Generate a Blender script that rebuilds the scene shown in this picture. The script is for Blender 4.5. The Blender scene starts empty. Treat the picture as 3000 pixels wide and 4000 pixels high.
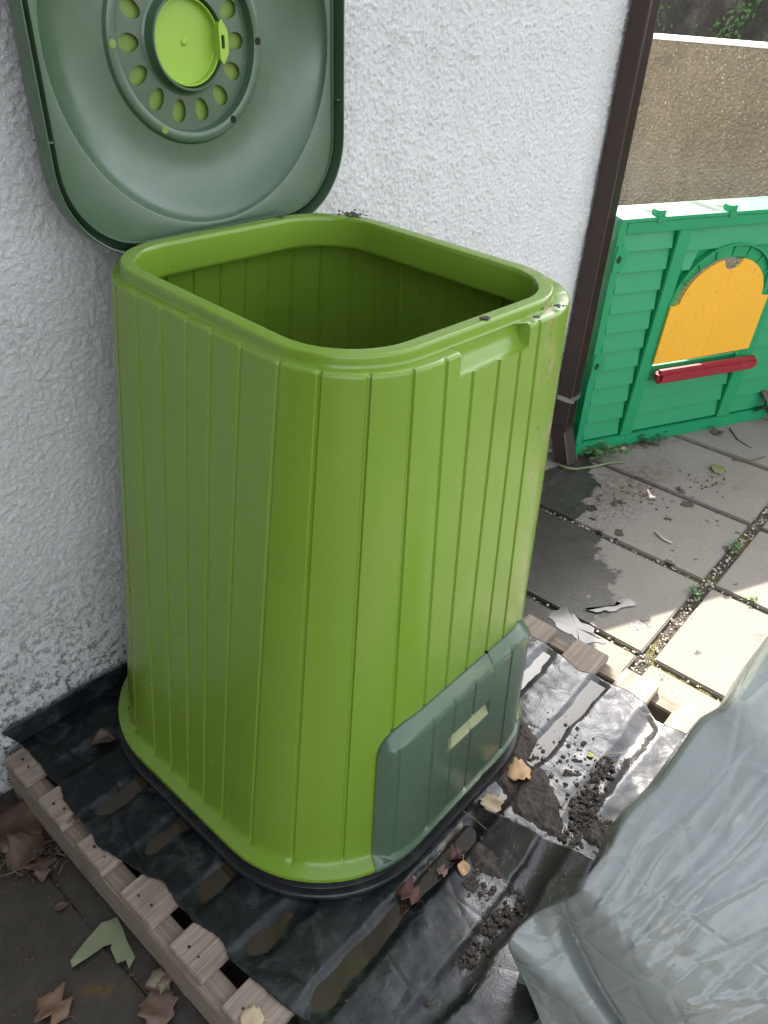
import bpy, bmesh, math, random
import numpy as np
from mathutils import Vector, Matrix
random.seed(7); RNG = np.random.default_rng(11)
SC = bpy.context.scene
COL = SC.collection
# ------------------------------------------------------------------ camera
CAM = np.array([-0.58636, -1.28538, 1.5408]); YAW, PIT, ROL, FPX = 0.885163, 0.605846, 0.0531185, 2993.09
cy, sy, cp, sp = math.cos(YAW), math.sin(YAW), math.cos(PIT), math.sin(PIT)
cf = np.array([sy*cp, cy*cp, -sp]); c_r = np.array([cy, -sy, 0.]); c_u = np.cross(c_r, cf)
cr = math.cos(ROL)*c_r + math.sin(ROL)*c_u; cu = -math.sin(ROL)*c_r + math.cos(ROL)*c_u
cd = bpy.data.cameras.new('camera'); cam = bpy.data.objects.new('camera', cd); COL.objects.link(cam)
m = Matrix.Identity(4)
for i in range(3):
    m[i][0], m[i][1], m[i][2], m[i][3] = cr[i], cu[i], -cf[i], CAM[i]
cam.matrix_world = m
cd.sensor_fit = 'VERTICAL'; cd.sensor_height = 36; cd.sensor_width = 27; cd.lens = 36*FPX/4000
cd.clip_start = .02; cd.clip_end = 200
SC.camera = cam
def G(px, py, z=0.):
    """ground position (world metres) of an image pixel, projected to height z"""
    d = cf*FPX + cr*(px-1500) - cu*(py-2000)
    return CAM + (z-CAM[2])/d[2]*d
# ------------------------------------------------------------------ light
SUN_EL = math.radians(42); SUN_AZ = math.atan2(.827, .562)      # azimuth from +Y towards +X
w = bpy.data.worlds.new('World'); SC.world = w; w.use_nodes = True
nt = w.node_tree; bg = nt.nodes['Background']; sk = nt.nodes.new('ShaderNodeTexSky')
sk.sky_type = 'NISHITA'; sk.sun_disc = False; sk.sun_elevation = SUN_EL; sk.sun_rotation = SUN_AZ
sk.air_density = 1.0; sk.dust_density = 1.8; sk.ozone_density = 1.0
hs = nt.nodes.new('ShaderNodeHueSaturation'); hs.inputs['Saturation'].default_value = .28     # thin haze: paler blue than a clear sky
nt.links.new(sk.outputs[0], hs.inputs['Color']); nt.links.new(hs.outputs[0], bg.inputs[0]); bg.inputs[1].default_value = .15
sl = bpy.data.lights.new('sun', 'SUN'); sl.energy = 3.6; sl.angle = math.radians(.55); sl.color = (1, .93, .82)
so = bpy.data.objects.new('sun', sl); COL.objects.link(so)
sdir = Vector((.827*math.cos(SUN_EL), .562*math.cos(SUN_EL), math.sin(SUN_EL)))
so.rotation_euler = sdir.to_track_quat('Z', 'Y').to_euler(); so.location = (6, 5, 8)
SC.view_settings.view_transform = 'Standard'; SC.view_settings.look = 'None'
SC.view_settings.exposure = 2.2; SC.view_settings.gamma = 1
SC.render.resolution_x = 768; SC.render.resolution_y = 1024
try:
    SC.cycles.max_bounces = 8; SC.cycles.diffuse_bounces = 4; SC.cycles.sample_clamp_indirect = 8
except Exception: pass
# ------------------------------------------------------------------ helpers
class N:
    """small material node builder"""
    def __init__(s, name):
        s.m = bpy.data.materials.new(name); s.m.use_nodes = True; s.t = s.m.node_tree
        s.b = s.t.nodes['Principled BSDF']; s.out = s.t.nodes['Material Output']
        s.tc = s.t.nodes.new('ShaderNodeTexCoord'); s.vec = s.tc.outputs['Object']
    def nd(s, kind, **kw):
        n = s.t.nodes.new('ShaderNode'+kind)
        for k, v in kw.items():
            if k in n.inputs: n.inputs[k].default_value = v
            else: setattr(n, k, v)
        return n
    def L(s, a, b): s.t.links.new(a, b)
    def mp(s, scale=(1, 1, 1), loc=(0, 0, 0), rot=(0, 0, 0)):
        n = s.nd('Mapping'); n.inputs['Scale'].default_value = scale; n.inputs['Location'].default_value = loc; n.inputs['Rotation'].default_value = rot
        s.L(s.vec, n.inputs[0]); return n.outputs[0]
    def noise(s, scale, detail=4, rough=.55, vec=None, dist=0., out=0):
        n = s.nd('TexNoise'); n.inputs['Scale'].default_value = scale; n.inputs['Detail'].default_value = detail
        n.inputs['Roughness'].default_value = rough; n.inputs['Distortion'].default_value = dist
        s.L(vec if vec is not None else s.vec, n.inputs['Vector']); return n.outputs[out]
    def vor(s, scale, feature='F1', vec=None, rnd=1.):
        n = s.nd('TexVoronoi', feature=feature); n.inputs['Scale'].default_value = scale; n.inputs['Randomness'].default_value = rnd
        s.L(vec if vec is not None else s.vec, n.inputs['Vector']); return n
    def ramp(s, fac, stops, interp='LINEAR'):
        n = s.nd('ValToRGB'); cr_ = n.color_ramp; cr_.interpolation = interp
        while len(cr_.elements) < len(stops): cr_.elements.new(.5)
        for e, (p, c) in zip(cr_.elements, stops):
            e.position = p; e.color = (c, c, c, 1) if isinstance(c, (int, float)) else (*c, 1)
        s.L(fac, n.inputs[0]); return n.outputs[0]
    def mix(s, fac, a, b, mode='MIX'):
        n = s.nd('MixRGB', blend_type=mode)
        for i, v in ((0, fac), (1, a), (2, b)):
            if isinstance(v, (int, float)): n.inputs[i].default_value = v if i == 0 else (v, v, v, 1)
            elif isinstance(v, tuple): n.inputs[i].default_value = (*v, 1)
            else: s.L(v, n.inputs[i])
        return n.outputs[0]
    def math(s, op, a, b=0., c=0.):
        n = s.nd('Math', operation=op)
        for i, v in enumerate((a, b, c)):
            if isinstance(v, (int, float)): n.inputs[i].default_value = v
            else: s.L(v, n.inputs[i])
        return n.outputs[0]
    def sep(s, vec=None):
        n = s.nd('SeparateXYZ'); s.L(vec if vec is not None else s.vec, n.inputs[0]); return n.outputs
    def col(s, c):
        if isinstance(c, tuple): s.b.inputs['Base Color'].default_value = (*c, 1)
        else: s.L(c, s.b.inputs['Base Color'])
    def rough(s, r):
        if isinstance(r, (int, float)): s.b.inputs['Roughness'].default_value = r
        else: s.L(r, s.b.inputs['Roughness'])
    def bump(s, h, dist=.002, strength=1., prev=None):
        n = s.nd('Bump'); n.inputs['Distance'].default_value = dist; n.inputs['Strength'].default_value = strength
        s.L(h, n.inputs['Height'])
        if prev is not None: s.L(prev, n.inputs['Normal'])
        s.L(n.outputs[0], s.b.inputs['Normal']); return n.outputs[0]
    def spec(s, v): s.b.inputs['Specular IOR Level'].default_value = v
    def ell(s, cx, cyy, rx, ry, ang=0., wob=.0, nz=None, soft=.25, vec=None):
        """mask 1 inside a rotated ellipse on the XY plane, edge broken up by noise"""
        n = s.nd('Mapping'); n.vector_type = 'TEXTURE'
        n.inputs['Location'].default_value = (cx, cyy, 0); n.inputs['Rotation'].default_value = (0, 0, ang); n.inputs['Scale'].default_value = (rx, ry, 1)
        s.L(vec if vec is not None else s.vec, n.inputs[0])
        o = s.sep(n.outputs[0]); d = s.math('SQRT', s.math('ADD', s.math('MULTIPLY', o[0], o[0]), s.math('MULTIPLY', o[1], o[1])))
        if nz is not None: d = s.math('ADD', d, s.math('MULTIPLY', s.math('SUBTRACT', nz, .5), wob))
        return s.ramp(d, [(1-soft, 1.), (1., 0.)])

def mesh(name, verts, faces, mat=None, parent=None, smooth=False, link=True):
    me = bpy.data.meshes.new(name)
    if isinstance(verts, np.ndarray): verts = verts.tolist()
    me.from_pydata(verts, [], faces); me.update()
    if smooth: me.polygons.foreach_set('use_smooth', [True]*len(me.polygons))
    o = bpy.data.objects.new(name, me)
    if mat is not None: me.materials.append(mat)
    if link: COL.objects.link(o)
    if parent is not None: o.parent = parent
    return o
def grid_faces(nr, nc, closed=False):
    r = np.arange(nr-1)[:, None]; c = np.arange(nc if closed else nc-1)[None, :]
    c2 = (c+1) % nc
    a = r*nc+c; b = r*nc+c2; d = (r+1)*nc+c; e = (r+1)*nc+c2
    return np.stack([a, b, e, d], -1).reshape(-1, 4).tolist()
def flip(f): return [q[::-1] for q in f]
def tag(o, label=None, cat=None, group=None, kind=None):
    if label: o['label'] = label
    if cat: o['category'] = cat
    if group: o['group'] = group
    if kind: o['kind'] = kind
    return o
def empty(name, loc=(0, 0, 0), rz=0.):
    o = bpy.data.objects.new(name, None); o.location = loc; o.rotation_euler = (0, 0, rz); o.empty_display_size = .05
    COL.objects.link(o); return o
class B:
    """collects boxes / prisms / tubes into one mesh"""
    def __init__(s): s.v = []; s.f = []
    def add(s, v, f):
        k = len(s.v); s.v += [tuple(p) for p in v]; s.f += [[i+k for i in q] for q in f]; return s
    def box(s, x0, x1, y0, y1, z0, z1, bev=0.):
        bm = bmesh.new(); bmesh.ops.create_cube(bm, size=1)
        for v in bm.verts: v.co = Vector(((x0+x1)/2+v.co.x*(x1-x0), (y0+y1)/2+v.co.y*(y1-y0), (z0+z1)/2+v.co.z*(z1-z0)))
        if bev: bmesh.ops.bevel(bm, geom=bm.edges[:], offset=bev, segments=2, affect='EDGES')
        s.bm(bm); return s
    def bm(s, bm):
        bm.verts.index_update()
        s.add([v.co[:] for v in bm.verts], [[v.index for v in f.verts] for f in bm.faces]); bm.free()
    def tube(s, pts, r, n=8, cap=True):
        pts = [Vector(p) for p in pts]; rs = r if isinstance(r, (list, tuple)) else [r]*len(pts); ring = []
        for i, p in enumerate(pts):
            t = (pts[min(i+1, len(pts)-1)]-pts[max(i-1, 0)]).normalized()
            a = t.cross(Vector((.13, .31, 1))).normalized(); b = t.cross(a)
            ring += [p+(a*math.cos(2*math.pi*k/n)+b*math.sin(2*math.pi*k/n))*rs[i] for k in range(n)]
        f = grid_faces(len(pts), n, True)
        if cap: f += [list(range(n))[::-1], [(len(pts)-1)*n+k for k in range(n)]]
        return s.add(ring, f)
    def make(s, name, mat, parent=None, smooth=False): return mesh(name, s.v, s.f, mat, parent, smooth)
def poly_extrude(outer, holes, y0, y1):
    """filled polygon (x,z) with holes, extruded from y0 to y1"""
    bm = bmesh.new(); es = []
    for loop in [outer]+holes:
        vs = [bm.verts.new((p[0], y0, p[1])) for p in loop]
        es += [bm.edges.new((vs[i], vs[(i+1) % len(vs)])) for i in range(len(vs))]
    bmesh.ops.triangle_fill(bm, edges=es, use_beauty=True, use_dissolve=False)
    ex = bmesh.ops.extrude_face_region(bm, geom=bm.faces[:])
    for g in ex['geom']:
        if isinstance(g, bmesh.types.BMVert): g.co.y = y1
    bmesh.ops.recalc_face_normals(bm, faces=bm.faces[:]); return bm
def autosmooth(o, deg=35):
    me = o.data; me.polygons.foreach_set('use_smooth', [True]*len(me.polygons))
    bm = bmesh.new(); bm.from_mesh(me)
    for e in bm.edges: e.smooth = (len(e.link_faces) == 2 and e.calc_face_angle(0) < math.radians(deg))
    bm.to_mesh(me); bm.free(); return o
def bilin(A, u, v):
    """smooth value noise lookup in random table A"""
    n, k = A.shape; i = np.floor(u).astype(int); j = np.floor(v).astype(int); fu = u-i; fv = v-j
    fu = fu*fu*(3-2*fu); fv = fv*fv*(3-2*fv); g = lambda a, b: A[a % n, b % k]
    return (g(i, j)*(1-fu)+g(i+1, j)*fu)*(1-fv)+(g(i, j+1)*(1-fu)+g(i+1, j+1)*fu)*fv
TABS = [RNG.random((256, 256)) for _ in range(4)]
def vn(x, y, scale, oct=3, rough=.5, seed=0):
    s = 0; a = 1; t = 0
    for k in range(oct):
        s = s+a*bilin(TABS[(seed+k) % 4], x*scale*2**k+17.3*k+seed*5.1, y*scale*2**k+9.7*k+seed*3.3); t += a; a *= rough
    return s/t

# ------------------------------------------------------------------ materials
def m_stucco():
    n = N('white_roughcast'); z = n.sep()[2]; x = n.sep()[0]
    big = n.noise(3.2, 4, .6); mid = n.noise(60, 4, .6); fine = n.noise(210, 3, .6)
    low = n.ramp(z, [(.1, 1.), (.62, 0.)])
    lft = n.ramp(x, [(0., 1.), (.5, 0.)])
    pit = n.ramp(n.math('ADD', mid, n.math('MULTIPLY', fine, .5)), [(.64, 1.), (.76, 0.)])
    dirt = n.math('MULTIPLY', pit, n.math('MULTIPLY', low, .95))
    c = n.mix(big, (.80, .80, .79), (.88, .88, .86))
    c = n.mix(n.math('MULTIPLY', low, n.ramp(n.noise(9, 4), [(.35, 0.), (.7, .45)])), c, (.42, .43, .40))
    c = n.mix(dirt, c, (.06, .06, .05))
    sp_ = n.ramp(n.noise(85, 2, .5, vec=n.mp(loc=(3, 1, 2))), [(.755, 0.), (.78, 1.)])
    c = n.mix(n.math('MULTIPLY', sp_, .5), c, (.2, .17, .13))
    n.col(c); n.rough(.9); n.spec(.2)
    b = n.bump(n.noise(310, 4, .7), .0075, 1.); n.bump(n.noise(500, 3, .6), .002, .8, b); return n.m
def m_plastic(name, col, rough=.38, dirt=.0, grain=.0012, stain=False, spec=.5, mildew=False):
    n = N(name)
    v = n.noise(4.5, 4, .6); c = n.mix(v, tuple(k*.94 for k in col), tuple(min(1, k*1.06) for k in col))
    dust = n.ramp(n.noise(18, 6, .7), [(.52, 0.), (.75, 1.)]); c = n.mix(n.math('MULTIPLY', dust, .02+dirt), c, (.30, .30, .22))
    scr = n.ramp(n.noise(30, 3, .6, vec=n.mp(scale=(1, 1, .25))), [(.74, 0.), (.77, 1.)])
    c = n.mix(n.math('MULTIPLY', scr, .25), c, tuple(min(1, k*1.5+.03) for k in col))
    if stain:   # dried soil streaks running down the front right corner
        nz = n.noise(26, 5, .65, vec=n.mp(scale=(1, 1, .45)), dist=.6); o = n.sep()
        mx = n.ramp(o[0], [(.06, 0.), (.20, 1.)]); my = n.ramp(n.math('MULTIPLY', o[1], -1), [(.10, 0.), (.20, 1.)]); mz = n.ramp(o[2], [(.42, 0.), (.70, 1.)])
        mk = n.math('MULTIPLY', n.math('MULTIPLY', n.math('MULTIPLY', mx, my), mz), n.math('GREATER_THAN', n.math('SUBTRACT', o[0], o[1]), .472))
        st = n.math('MULTIPLY', n.ramp(nz, [(.56, 0.), (.60, 1.)]), mk); c = n.mix(n.math('MULTIPLY', st, .8), c, (.30, .22, .12))
        st2 = n.math('MULTIPLY', n.ramp(n.noise(70, 4, .6, vec=n.mp(scale=(1, 1, .5))), [(.66, 0.), (.69, 1.)]), mk); c = n.mix(st2, c, (.05, .035, .02))
    if mildew:
        mm = n.math('MULTIPLY', n.ramp(n.noise(75, 6, .75), [(.50, 0.), (.60, 1.)]), n.ell(.66, .50, .14, .16, 0., wob=1.0, nz=n.noise(14, 4), soft=.8, vec=n.mp(rot=(math.pi/2, 0, 0))))
        c = n.mix(n.math('MULTIPLY', mm, .75), c, (.20, .10, .03)); c = n.mix(n.ramp(n.noise(50, 5, .7), [(.58, 0.), (.72, .45)]), c, (.28, .15, .03))
    n.col(c); n.rough(n.ramp(n.noise(11, 5, .6), [(.3, rough-.05), (.7, rough+.09)]))
    b = n.bump(n.noise(900, 2, .5), .0002, .35*grain/.0012); n.bump(n.noise(7, 3, .5), .004, .35, b); n.spec(spec); return n.m
def m_wood(name, c0, c1, wet=None, dark=.0):
    n = N(name); v = n.mp(scale=(1.2, 30, 30)); oi = n.nd('ObjectInfo')
    ad = n.nd('VectorMath', operation='ADD'); cmb = n.nd('CombineXYZ'); n.L(n.math('MULTIPLY', oi.outputs['Random'], 37.), cmb.inputs[0]); n.L(n.math('MULTIPLY', oi.outputs['Random'], 11.), cmb.inputs[1])
    n.L(v, ad.inputs[0]); n.L(cmb.outputs[0], ad.inputs[1]); v = ad.outputs[0]
    g = n.noise(2.2, 8, .65, vec=v, dist=1.4); g2 = n.noise(9, 6, .7, vec=v)
    c = n.mix(n.ramp(g, [(.35, 0.), (.65, 1.)]), c0, c1)
    c = n.mix(n.ramp(g2, [(.55, 0.), (.75, .55)]), c, tuple(k*.35 for k in c0))
    blot = n.ramp(n.noise(7, 5, .6), [(.52, 0.), (.72, .6)]); c = n.mix(blot, c, tuple(k*.55 for k in c0))
    if dark: c = n.mix(n.ramp(n.noise(9, 5, .6, vec=n.mp(loc=(2, 5, 1)), dist=.8), [(.5, 0.), (.54, 1.)]), c, (.055, .03, .018))
    n.col(c)
    if wet is None: n.rough(.8)
    else: n.rough(wet)
    b = n.bump(g2, .0018, .8); n.bump(g, .002, .6, b); return n.m
def m_slab():
    n = N('concrete_paving'); big = n.noise(2.3, 5, .6); fine = n.noise(260, 3, .7); mid = n.noise(22, 6, .65)
    c = n.mix(big, (.175, .152, .126), (.280, .248, .208))
    c = n.mix(n.ramp(mid, [(.35, .35), (.7, 0.)]), c, (.19, .175, .155))
    ag = n.vor(330); c = n.mix(n.ramp(ag.outputs['Distance'], [(.12, .85), (.25, 0.)]), c, n.mix(n.ramp(n.noise(120, 1), [(.42, 0.), (.58, 1.)]), (.09, .08, .07), (.66, .63, .57)))
    c = n.mix(n.ramp(fine, [(.58, 0.), (.8, .5)]), c, (.12, .11, .10))
    nz = n.noise(10, 9, .70, dist=.9); nz2 = n.noise(30, 4, .6)
    wet = None
    for e in WET:
        k = n.ell(*e, wob=1.1, nz=nz, soft=.07); wet = k if wet is None else n.math('MAXIMUM', wet, k)
    # splashes and drips on the dry part
    dv = n.vor(9.0); dr = n.math('ADD', dv.outputs['Distance'], n.math('MULTIPLY', n.noise(34, 3, .5), .34))
    drops = n.ramp(dr, [(.365, 1.), (.380, 0.)])
    dv2 = n.vor(24.0); dr2 = n.math('ADD', dv2.outputs['Distance'], n.math('MULTIPLY', n.noise(60, 2, .5), .3)); drops2 = n.ramp(dr2, [(.29, 1.), (.31, 0.)])
    zone = n.ell(1.45, -.62, .8, .62, 0., wob=.8, nz=n.noise(4, 3), soft=.3)
    wet = n.math('MAXIMUM', wet, n.math('MULTIPLY', n.math('MAXIMUM', drops, n.math('MULTIPLY', drops2, n.ramp(n.noise(5, 2), [(.5, 0.), (.6, 1.)]))), zone))
    soil = n.math('MULTIPLY', n.ramp(n.noise(40, 6, .7), [(.36, 0.), (.66, 1.)]), n.ell(1.96, -.40, .36, .155, -.2, wob=.9, nz=nz, soft=.7))
    soil = n.math('MAXIMUM', soil, n.math('MULTIPLY', n.ramp(n.noise(70, 6, .7), [(.50, 0.), (.60, 1.)]), n.ell(1.72, -.42, .26, .15, -.2, wob=1.2, nz=nz, soft=.6)))
    c = n.mix(n.math('MULTIPLY', soil, .85), c, (.085, .05, .036))
    # darker brown-grey tone at the left of the pallet
    left = n.ramp(n.sep()[0], [(0., 1.), (.02, 0.)]);
    lg = n.nd('MapRange'); n.L(n.sep()[0], lg.inputs[0]); lg.inputs[1].default_value = -.40; lg.inputs[2].default_value = -.25; lg.inputs[3].default_value = 1; lg.inputs[4].default_value = 0
    left_tone = n.math('MULTIPLY', lg.outputs[0], n.ramp(n.noise(7, 5, .6), [(.25, .35), (.65, .9)]))
    c = n.mix(left_tone, c, n.mix(n.noise(30, 5, .7), (.115, .100, .080), (.26, .23, .185)))
    # rusty yellow lichen streak
    ly = n.math('MULTIPLY', n.ramp(n.noise(45, 6, .75), [(.42, 0.), (.6, 1.)]), n.ell(-.40, -.503, .15, .020, math.radians(-44), wob=1.3, nz=nz2, soft=.8))
    c = n.mix(n.math('MULTIPLY', ly, .8), c, (.42, .26, .06))
    c = n.mix(n.math('MULTIPLY', wet, n.ramp(n.noise(14, 5, .7), [(.25, .88), (.6, 1.)])), c, n.mix(1., c, (.20, .19, .18), 'MULTIPLY'))
    n.col(c); n.rough(n.mix(wet, (.85,)*3, (.22,)*3)); n.spec(.4)
    b = n.bump(fine, .0012, .7); n.bump(n.noise(60, 5, .6), .002, .5, b); return n.m
def m_gravel():
    n = N('joint_grit'); v = n.vor(240); c = n.ramp(n.noise(200, 3, .6), [(.35, (.03, .026, .022)), (.6, (.10, .085, .068)), (.75, (.42, .38, .32))])
    ms = n.ramp(n.noise(6, 5, .6), [(.42, 0.), (.56, 1.)]); east = n.ramp(n.sep()[0], [(.9, 0.), (1., 1.)])
    c = n.mix(n.math('MULTIPLY', n.math('MULTIPLY', n.math('MULTIPLY', ms, east), n.ramp(n.math('MULTIPLY', n.sep()[1], -1.), [(.55, 0.), (.70, 1.)])), .8), c, n.mix(n.noise(90, 3), (.07, .075, .012), (.20, .17, .035)))
    n.col(c); n.rough(.9); n.bump(v.outputs['Distance'], .006, 1.); return n.m
def m_sheet():
    n = N('black_polythene'); o = n.sep()
    big = n.noise(5, 6, .65); dust = n.ramp(n.noise(26, 7, .72, dist=.6), [(.48, 0.), (.70, 1.)])
    fold = n.ramp(n.noise(6, 4, .6, vec=n.mp(loc=(5, 2, 0))), [(.40, 0.), (.62, 1.)])
    c = n.mix(n.math('MULTIPLY', dust, .55), (.005, .0065, .008), (.060, .070, .066))
    wetm = None
    nz = n.noise(14, 5, .6)
    for e in ((.62, -.92, .40, .18, -.1), (.80, -.62, .16, .22, 0.), (.22, -1.02, .26, .12, .3)):
        k = n.ell(*e, wob=.8, nz=nz, soft=.35); wetm = k if wetm is None else n.math('MAXIMUM', wetm, k)
    c = n.mix(wetm, c, n.mix(n.noise(9, 4), (.012, .011, .012), (.045, .038, .036)))
    grit = n.math('MULTIPLY', n.ramp(n.noise(150, 3, .6), [(.60, 0.), (.66, 1.)]), wetm); c = n.mix(grit, c, (.035, .024, .018))
    n.col(c)
    n.rough(n.mix(wetm, n.ramp(n.noise(12, 5, .6), [(.35, .24), (.65, .46)]), n.ramp(n.noise(12, 5, .6), [(.35, .07), (.65, .22)])))
    n.L(n.mix(wetm, n.ramp(n.math('MULTIPLY', o[1], -1.), [(.55, .30), (.85, .48)]), (.95,)*3), n.b.inputs['Specular IOR Level'])
    cre = n.vor(7.5, 'DISTANCE_TO_EDGE', vec=n.mp(rot=(0, 0, .5), scale=(1, .6, 1)))
    b = n.bump(n.ramp(cre.outputs['Distance'], [(0., 0.), (.05, 1.)]), .0012, .5)
    b = n.bump(n.noise(22, 5, .6, dist=.5), .004, .35, b)
    wb = n.math('MULTIPLY', n.noise(170, 4, .65), wetm); n.bump(wb, .0009, .7, b)
    return n.m
def m_water(name, c, rough=.03):
    n = N(name); n.col(n.mix(n.noise(20, 4), tuple(k*.8 for k in c), tuple(k*1.2 for k in c))); n.rough(rough); n.spec(.6)
    n.bump(n.noise(18, 3), .0008, .25); return n.m
def m_soil(name='soil', c0=(.018, .012, .009), c1=(.075, .05, .035), rough=.45):
    n = N(name); c = n.mix(n.noise(90, 5, .65), c0, c1); n.col(c); n.rough(n.ramp(n.noise(40, 4), [(.4, rough-.2), (.65, rough+.3)])); n.bump(n.noise(260, 4, .65), .003, 1.); return n.m
def m_simple(name, c, rough=.7, var=.25, scale=20, bump=.001, bs=120, spec=.5, metal=0.):
    n = N(name); n.col(n.mix(n.noise(scale, 5, .6), tuple(k*(1-var) for k in c), tuple(min(1, k*(1+var)) for k in c))); n.rough(rough); n.spec(spec)
    n.b.inputs['Metallic'].default_value = metal
    if bump: n.bump(n.noise(bs, 4, .6), bump, .7)
    return n.m
def m_pebble():
    n = N('pebbledash'); c = n.mix(n.noise(55, 5, .75), (.075, .060, .042), (.30, .245, .17))
    v = n.vor(75); c = n.mix(n.ramp(v.outputs['Distance'], [(.12, .85), (.34, 0.)]), c, n.mix(n.ramp(n.noise(60, 2), [(.42, 0.), (.66, 1.)]), (.09, .075, .055), (.66, .60, .50)))
    st = n.ramp(n.noise(2.2, 5, .6, vec=n.mp(scale=(1, 1, .5))), [(.40, 0.), (.68, .6)]); c = n.mix(st, c, (.05, .042, .034))
    lowm = n.ramp(n.sep()[2], [(.85, .45), (1.1, 0.)]); c = n.mix(n.math('MULTIPLY', lowm, n.noise(8, 3)), c, (.30, .29, .26))
    n.col(c); n.rough(.9); b = n.bump(v.outputs['Distance'], .012, .9); n.bump(n.noise(180, 4, .7), .005, .8, b); return n.m
def m_oldwall():
    n = N('stained_render'); c = n.ramp(n.noise(7, 7, .7, vec=n.mp(scale=(1, 1, .7))), [(.3, (.014, .014, .012)), (.55, (.05, .045, .038)), (.75, (.14, .12, .10))])
    g = n.ramp(n.noise(11, 6, .7, vec=n.mp(scale=(1, 1, .4), loc=(1, 4, 0))), [(.52, 0.), (.66, .7)]); c = n.mix(g, c, (.02, .045, .012))
    n.col(c); n.rough(.95); n.bump(n.noise(60, 5, .7), .01, .8); return n.m
def m_bag():
    n = N('grey_green_polythene'); c = n.mix(n.noise(6, 5, .6), (.135, .152, .143), (.195, .215, .204))
    d = n.ramp(n.noise(9, 6, .7, vec=n.mp(scale=(1, 2, .6)), dist=1.), [(.52, 0.), (.74, .55)]); c = n.mix(d, c, (.13, .115, .08))
    n.col(c); n.rough(n.ramp(n.noise(8, 4), [(.3, .16), (.7, .30)])); n.spec(.6)
    v = n.mp(rot=(0, .55, .22), scale=(2.2, 15, 13)); vo = n.vor(1.0, 'DISTANCE_TO_EDGE', vec=v); b = n.bump(n.ramp(vo.outputs['Distance'], [(0., 0.), (.10, 1.)]), .0022, .55)
    v2 = n.vor(7.0, 'DISTANCE_TO_EDGE', vec=n.mp(rot=(.5, .2, 1.1), scale=(1, .5, .8))); b = n.bump(n.ramp(v2.outputs['Distance'], [(0., 0.), (.035, 1.)]), .0016, .5, b); b = n.bump(n.noise(14, 5, .6, dist=1.), .004, .3, b); n.bump(n.noise(60, 4, .6), .001, .4, b); return n.m
def m_leaf(name, c, c2):
    n = N(name); k = n.mix(n.noise(45, 5, .6), c, c2); n.col(k); n.rough(.6); n.bump(n.noise(120, 3), .0008, .6); return n.m

WET = [(1.62, -.27, .30, .085, -.08), (1.84, -.20, .16, .05, -.3), (1.25, -.33, .36, .24, .0), (1.16, -.50, .34, .22, .1), (1.42, -.42, .17, .10, -.3), (1.02, -.62, .16, .12, -.5), (1.62, -.36, .09, .035, .1), (1.3, -.62, .13, .03, .35), (.2, -.3, .9, .6, 0)]
MAT = dict(
    stucco=m_stucco(), green=m_plastic('bin_green_plastic', (.148, .248, .024), .22, stain=True),
    dgreen=m_plastic('dark_green_plastic', (.050, .092, .048), .27, spec=.7), hatch=m_plastic('grey_green_plastic', (.074, .118, .072), .22), slot_sheen=m_plastic('sky_sheen_plastic', (.34, .35, .19), .3), lime=m_plastic('lime_plastic', (.26, .42, .04), .35),  # hatch slot faces: green paled in the colour to carry reflected sky
    lime_shade=m_plastic('shaded_lime_plastic', (.15, .23, .03), .45), black=m_plastic('black_plastic', (.010, .011, .012), .42, dirt=.10),  # second lime: darkened in the colour for shade behind the vent holes
    wood=m_wood('weathered_pine', (.205, .158, .125), (.37, .295, .24)), woodd=m_wood('stained_pine', (.205, .158, .125), (.37, .295, .24), dark=1.),
    woodw=m_wood('wet_pine', (.15, .105, .07), (.33, .25, .18), wet=.28), woods=m_wood('stringer_pine', (.165, .130, .098), (.30, .245, .185)),
    slab=m_slab(), grit=m_gravel(), sheet=m_sheet(), mud=m_water('muddy_water', (.032, .023, .015), .05), pale=m_water('milky_water', (.075, .066, .06), .13),
    soil=m_soil(), dsoil=m_soil('dry_soil', (.05, .03, .02), (.15, .095, .065), .8), pebble=m_pebble(), old=m_oldwall(), bag=m_bag(),
    brown=m_plastic('brown_upvc', (.030, .016, .013), .35), hgreen=m_plastic('playhouse_green', (.006, .235, .088), .42),
    hyel=m_plastic('playhouse_yellow', (.72, .37, .022), .42, dirt=.06, mildew=True), hred=m_plastic('playhouse_red', (.24, .011, .018), .42, dirt=.06),
    steel=m_simple('steel_strap', (.45, .42, .38), .3, metal=.9), nail=m_simple('rusty_nail', (.035, .018, .012), .6),
    cope=m_simple('white_coping', (.72, .71, .68), .85, .1, 8, .003), earth=m_simple('earth', (.06, .05, .04), .9), vine=m_leaf('ivy_leaf', (.02, .06, .012), (.06, .14, .03)))

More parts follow.
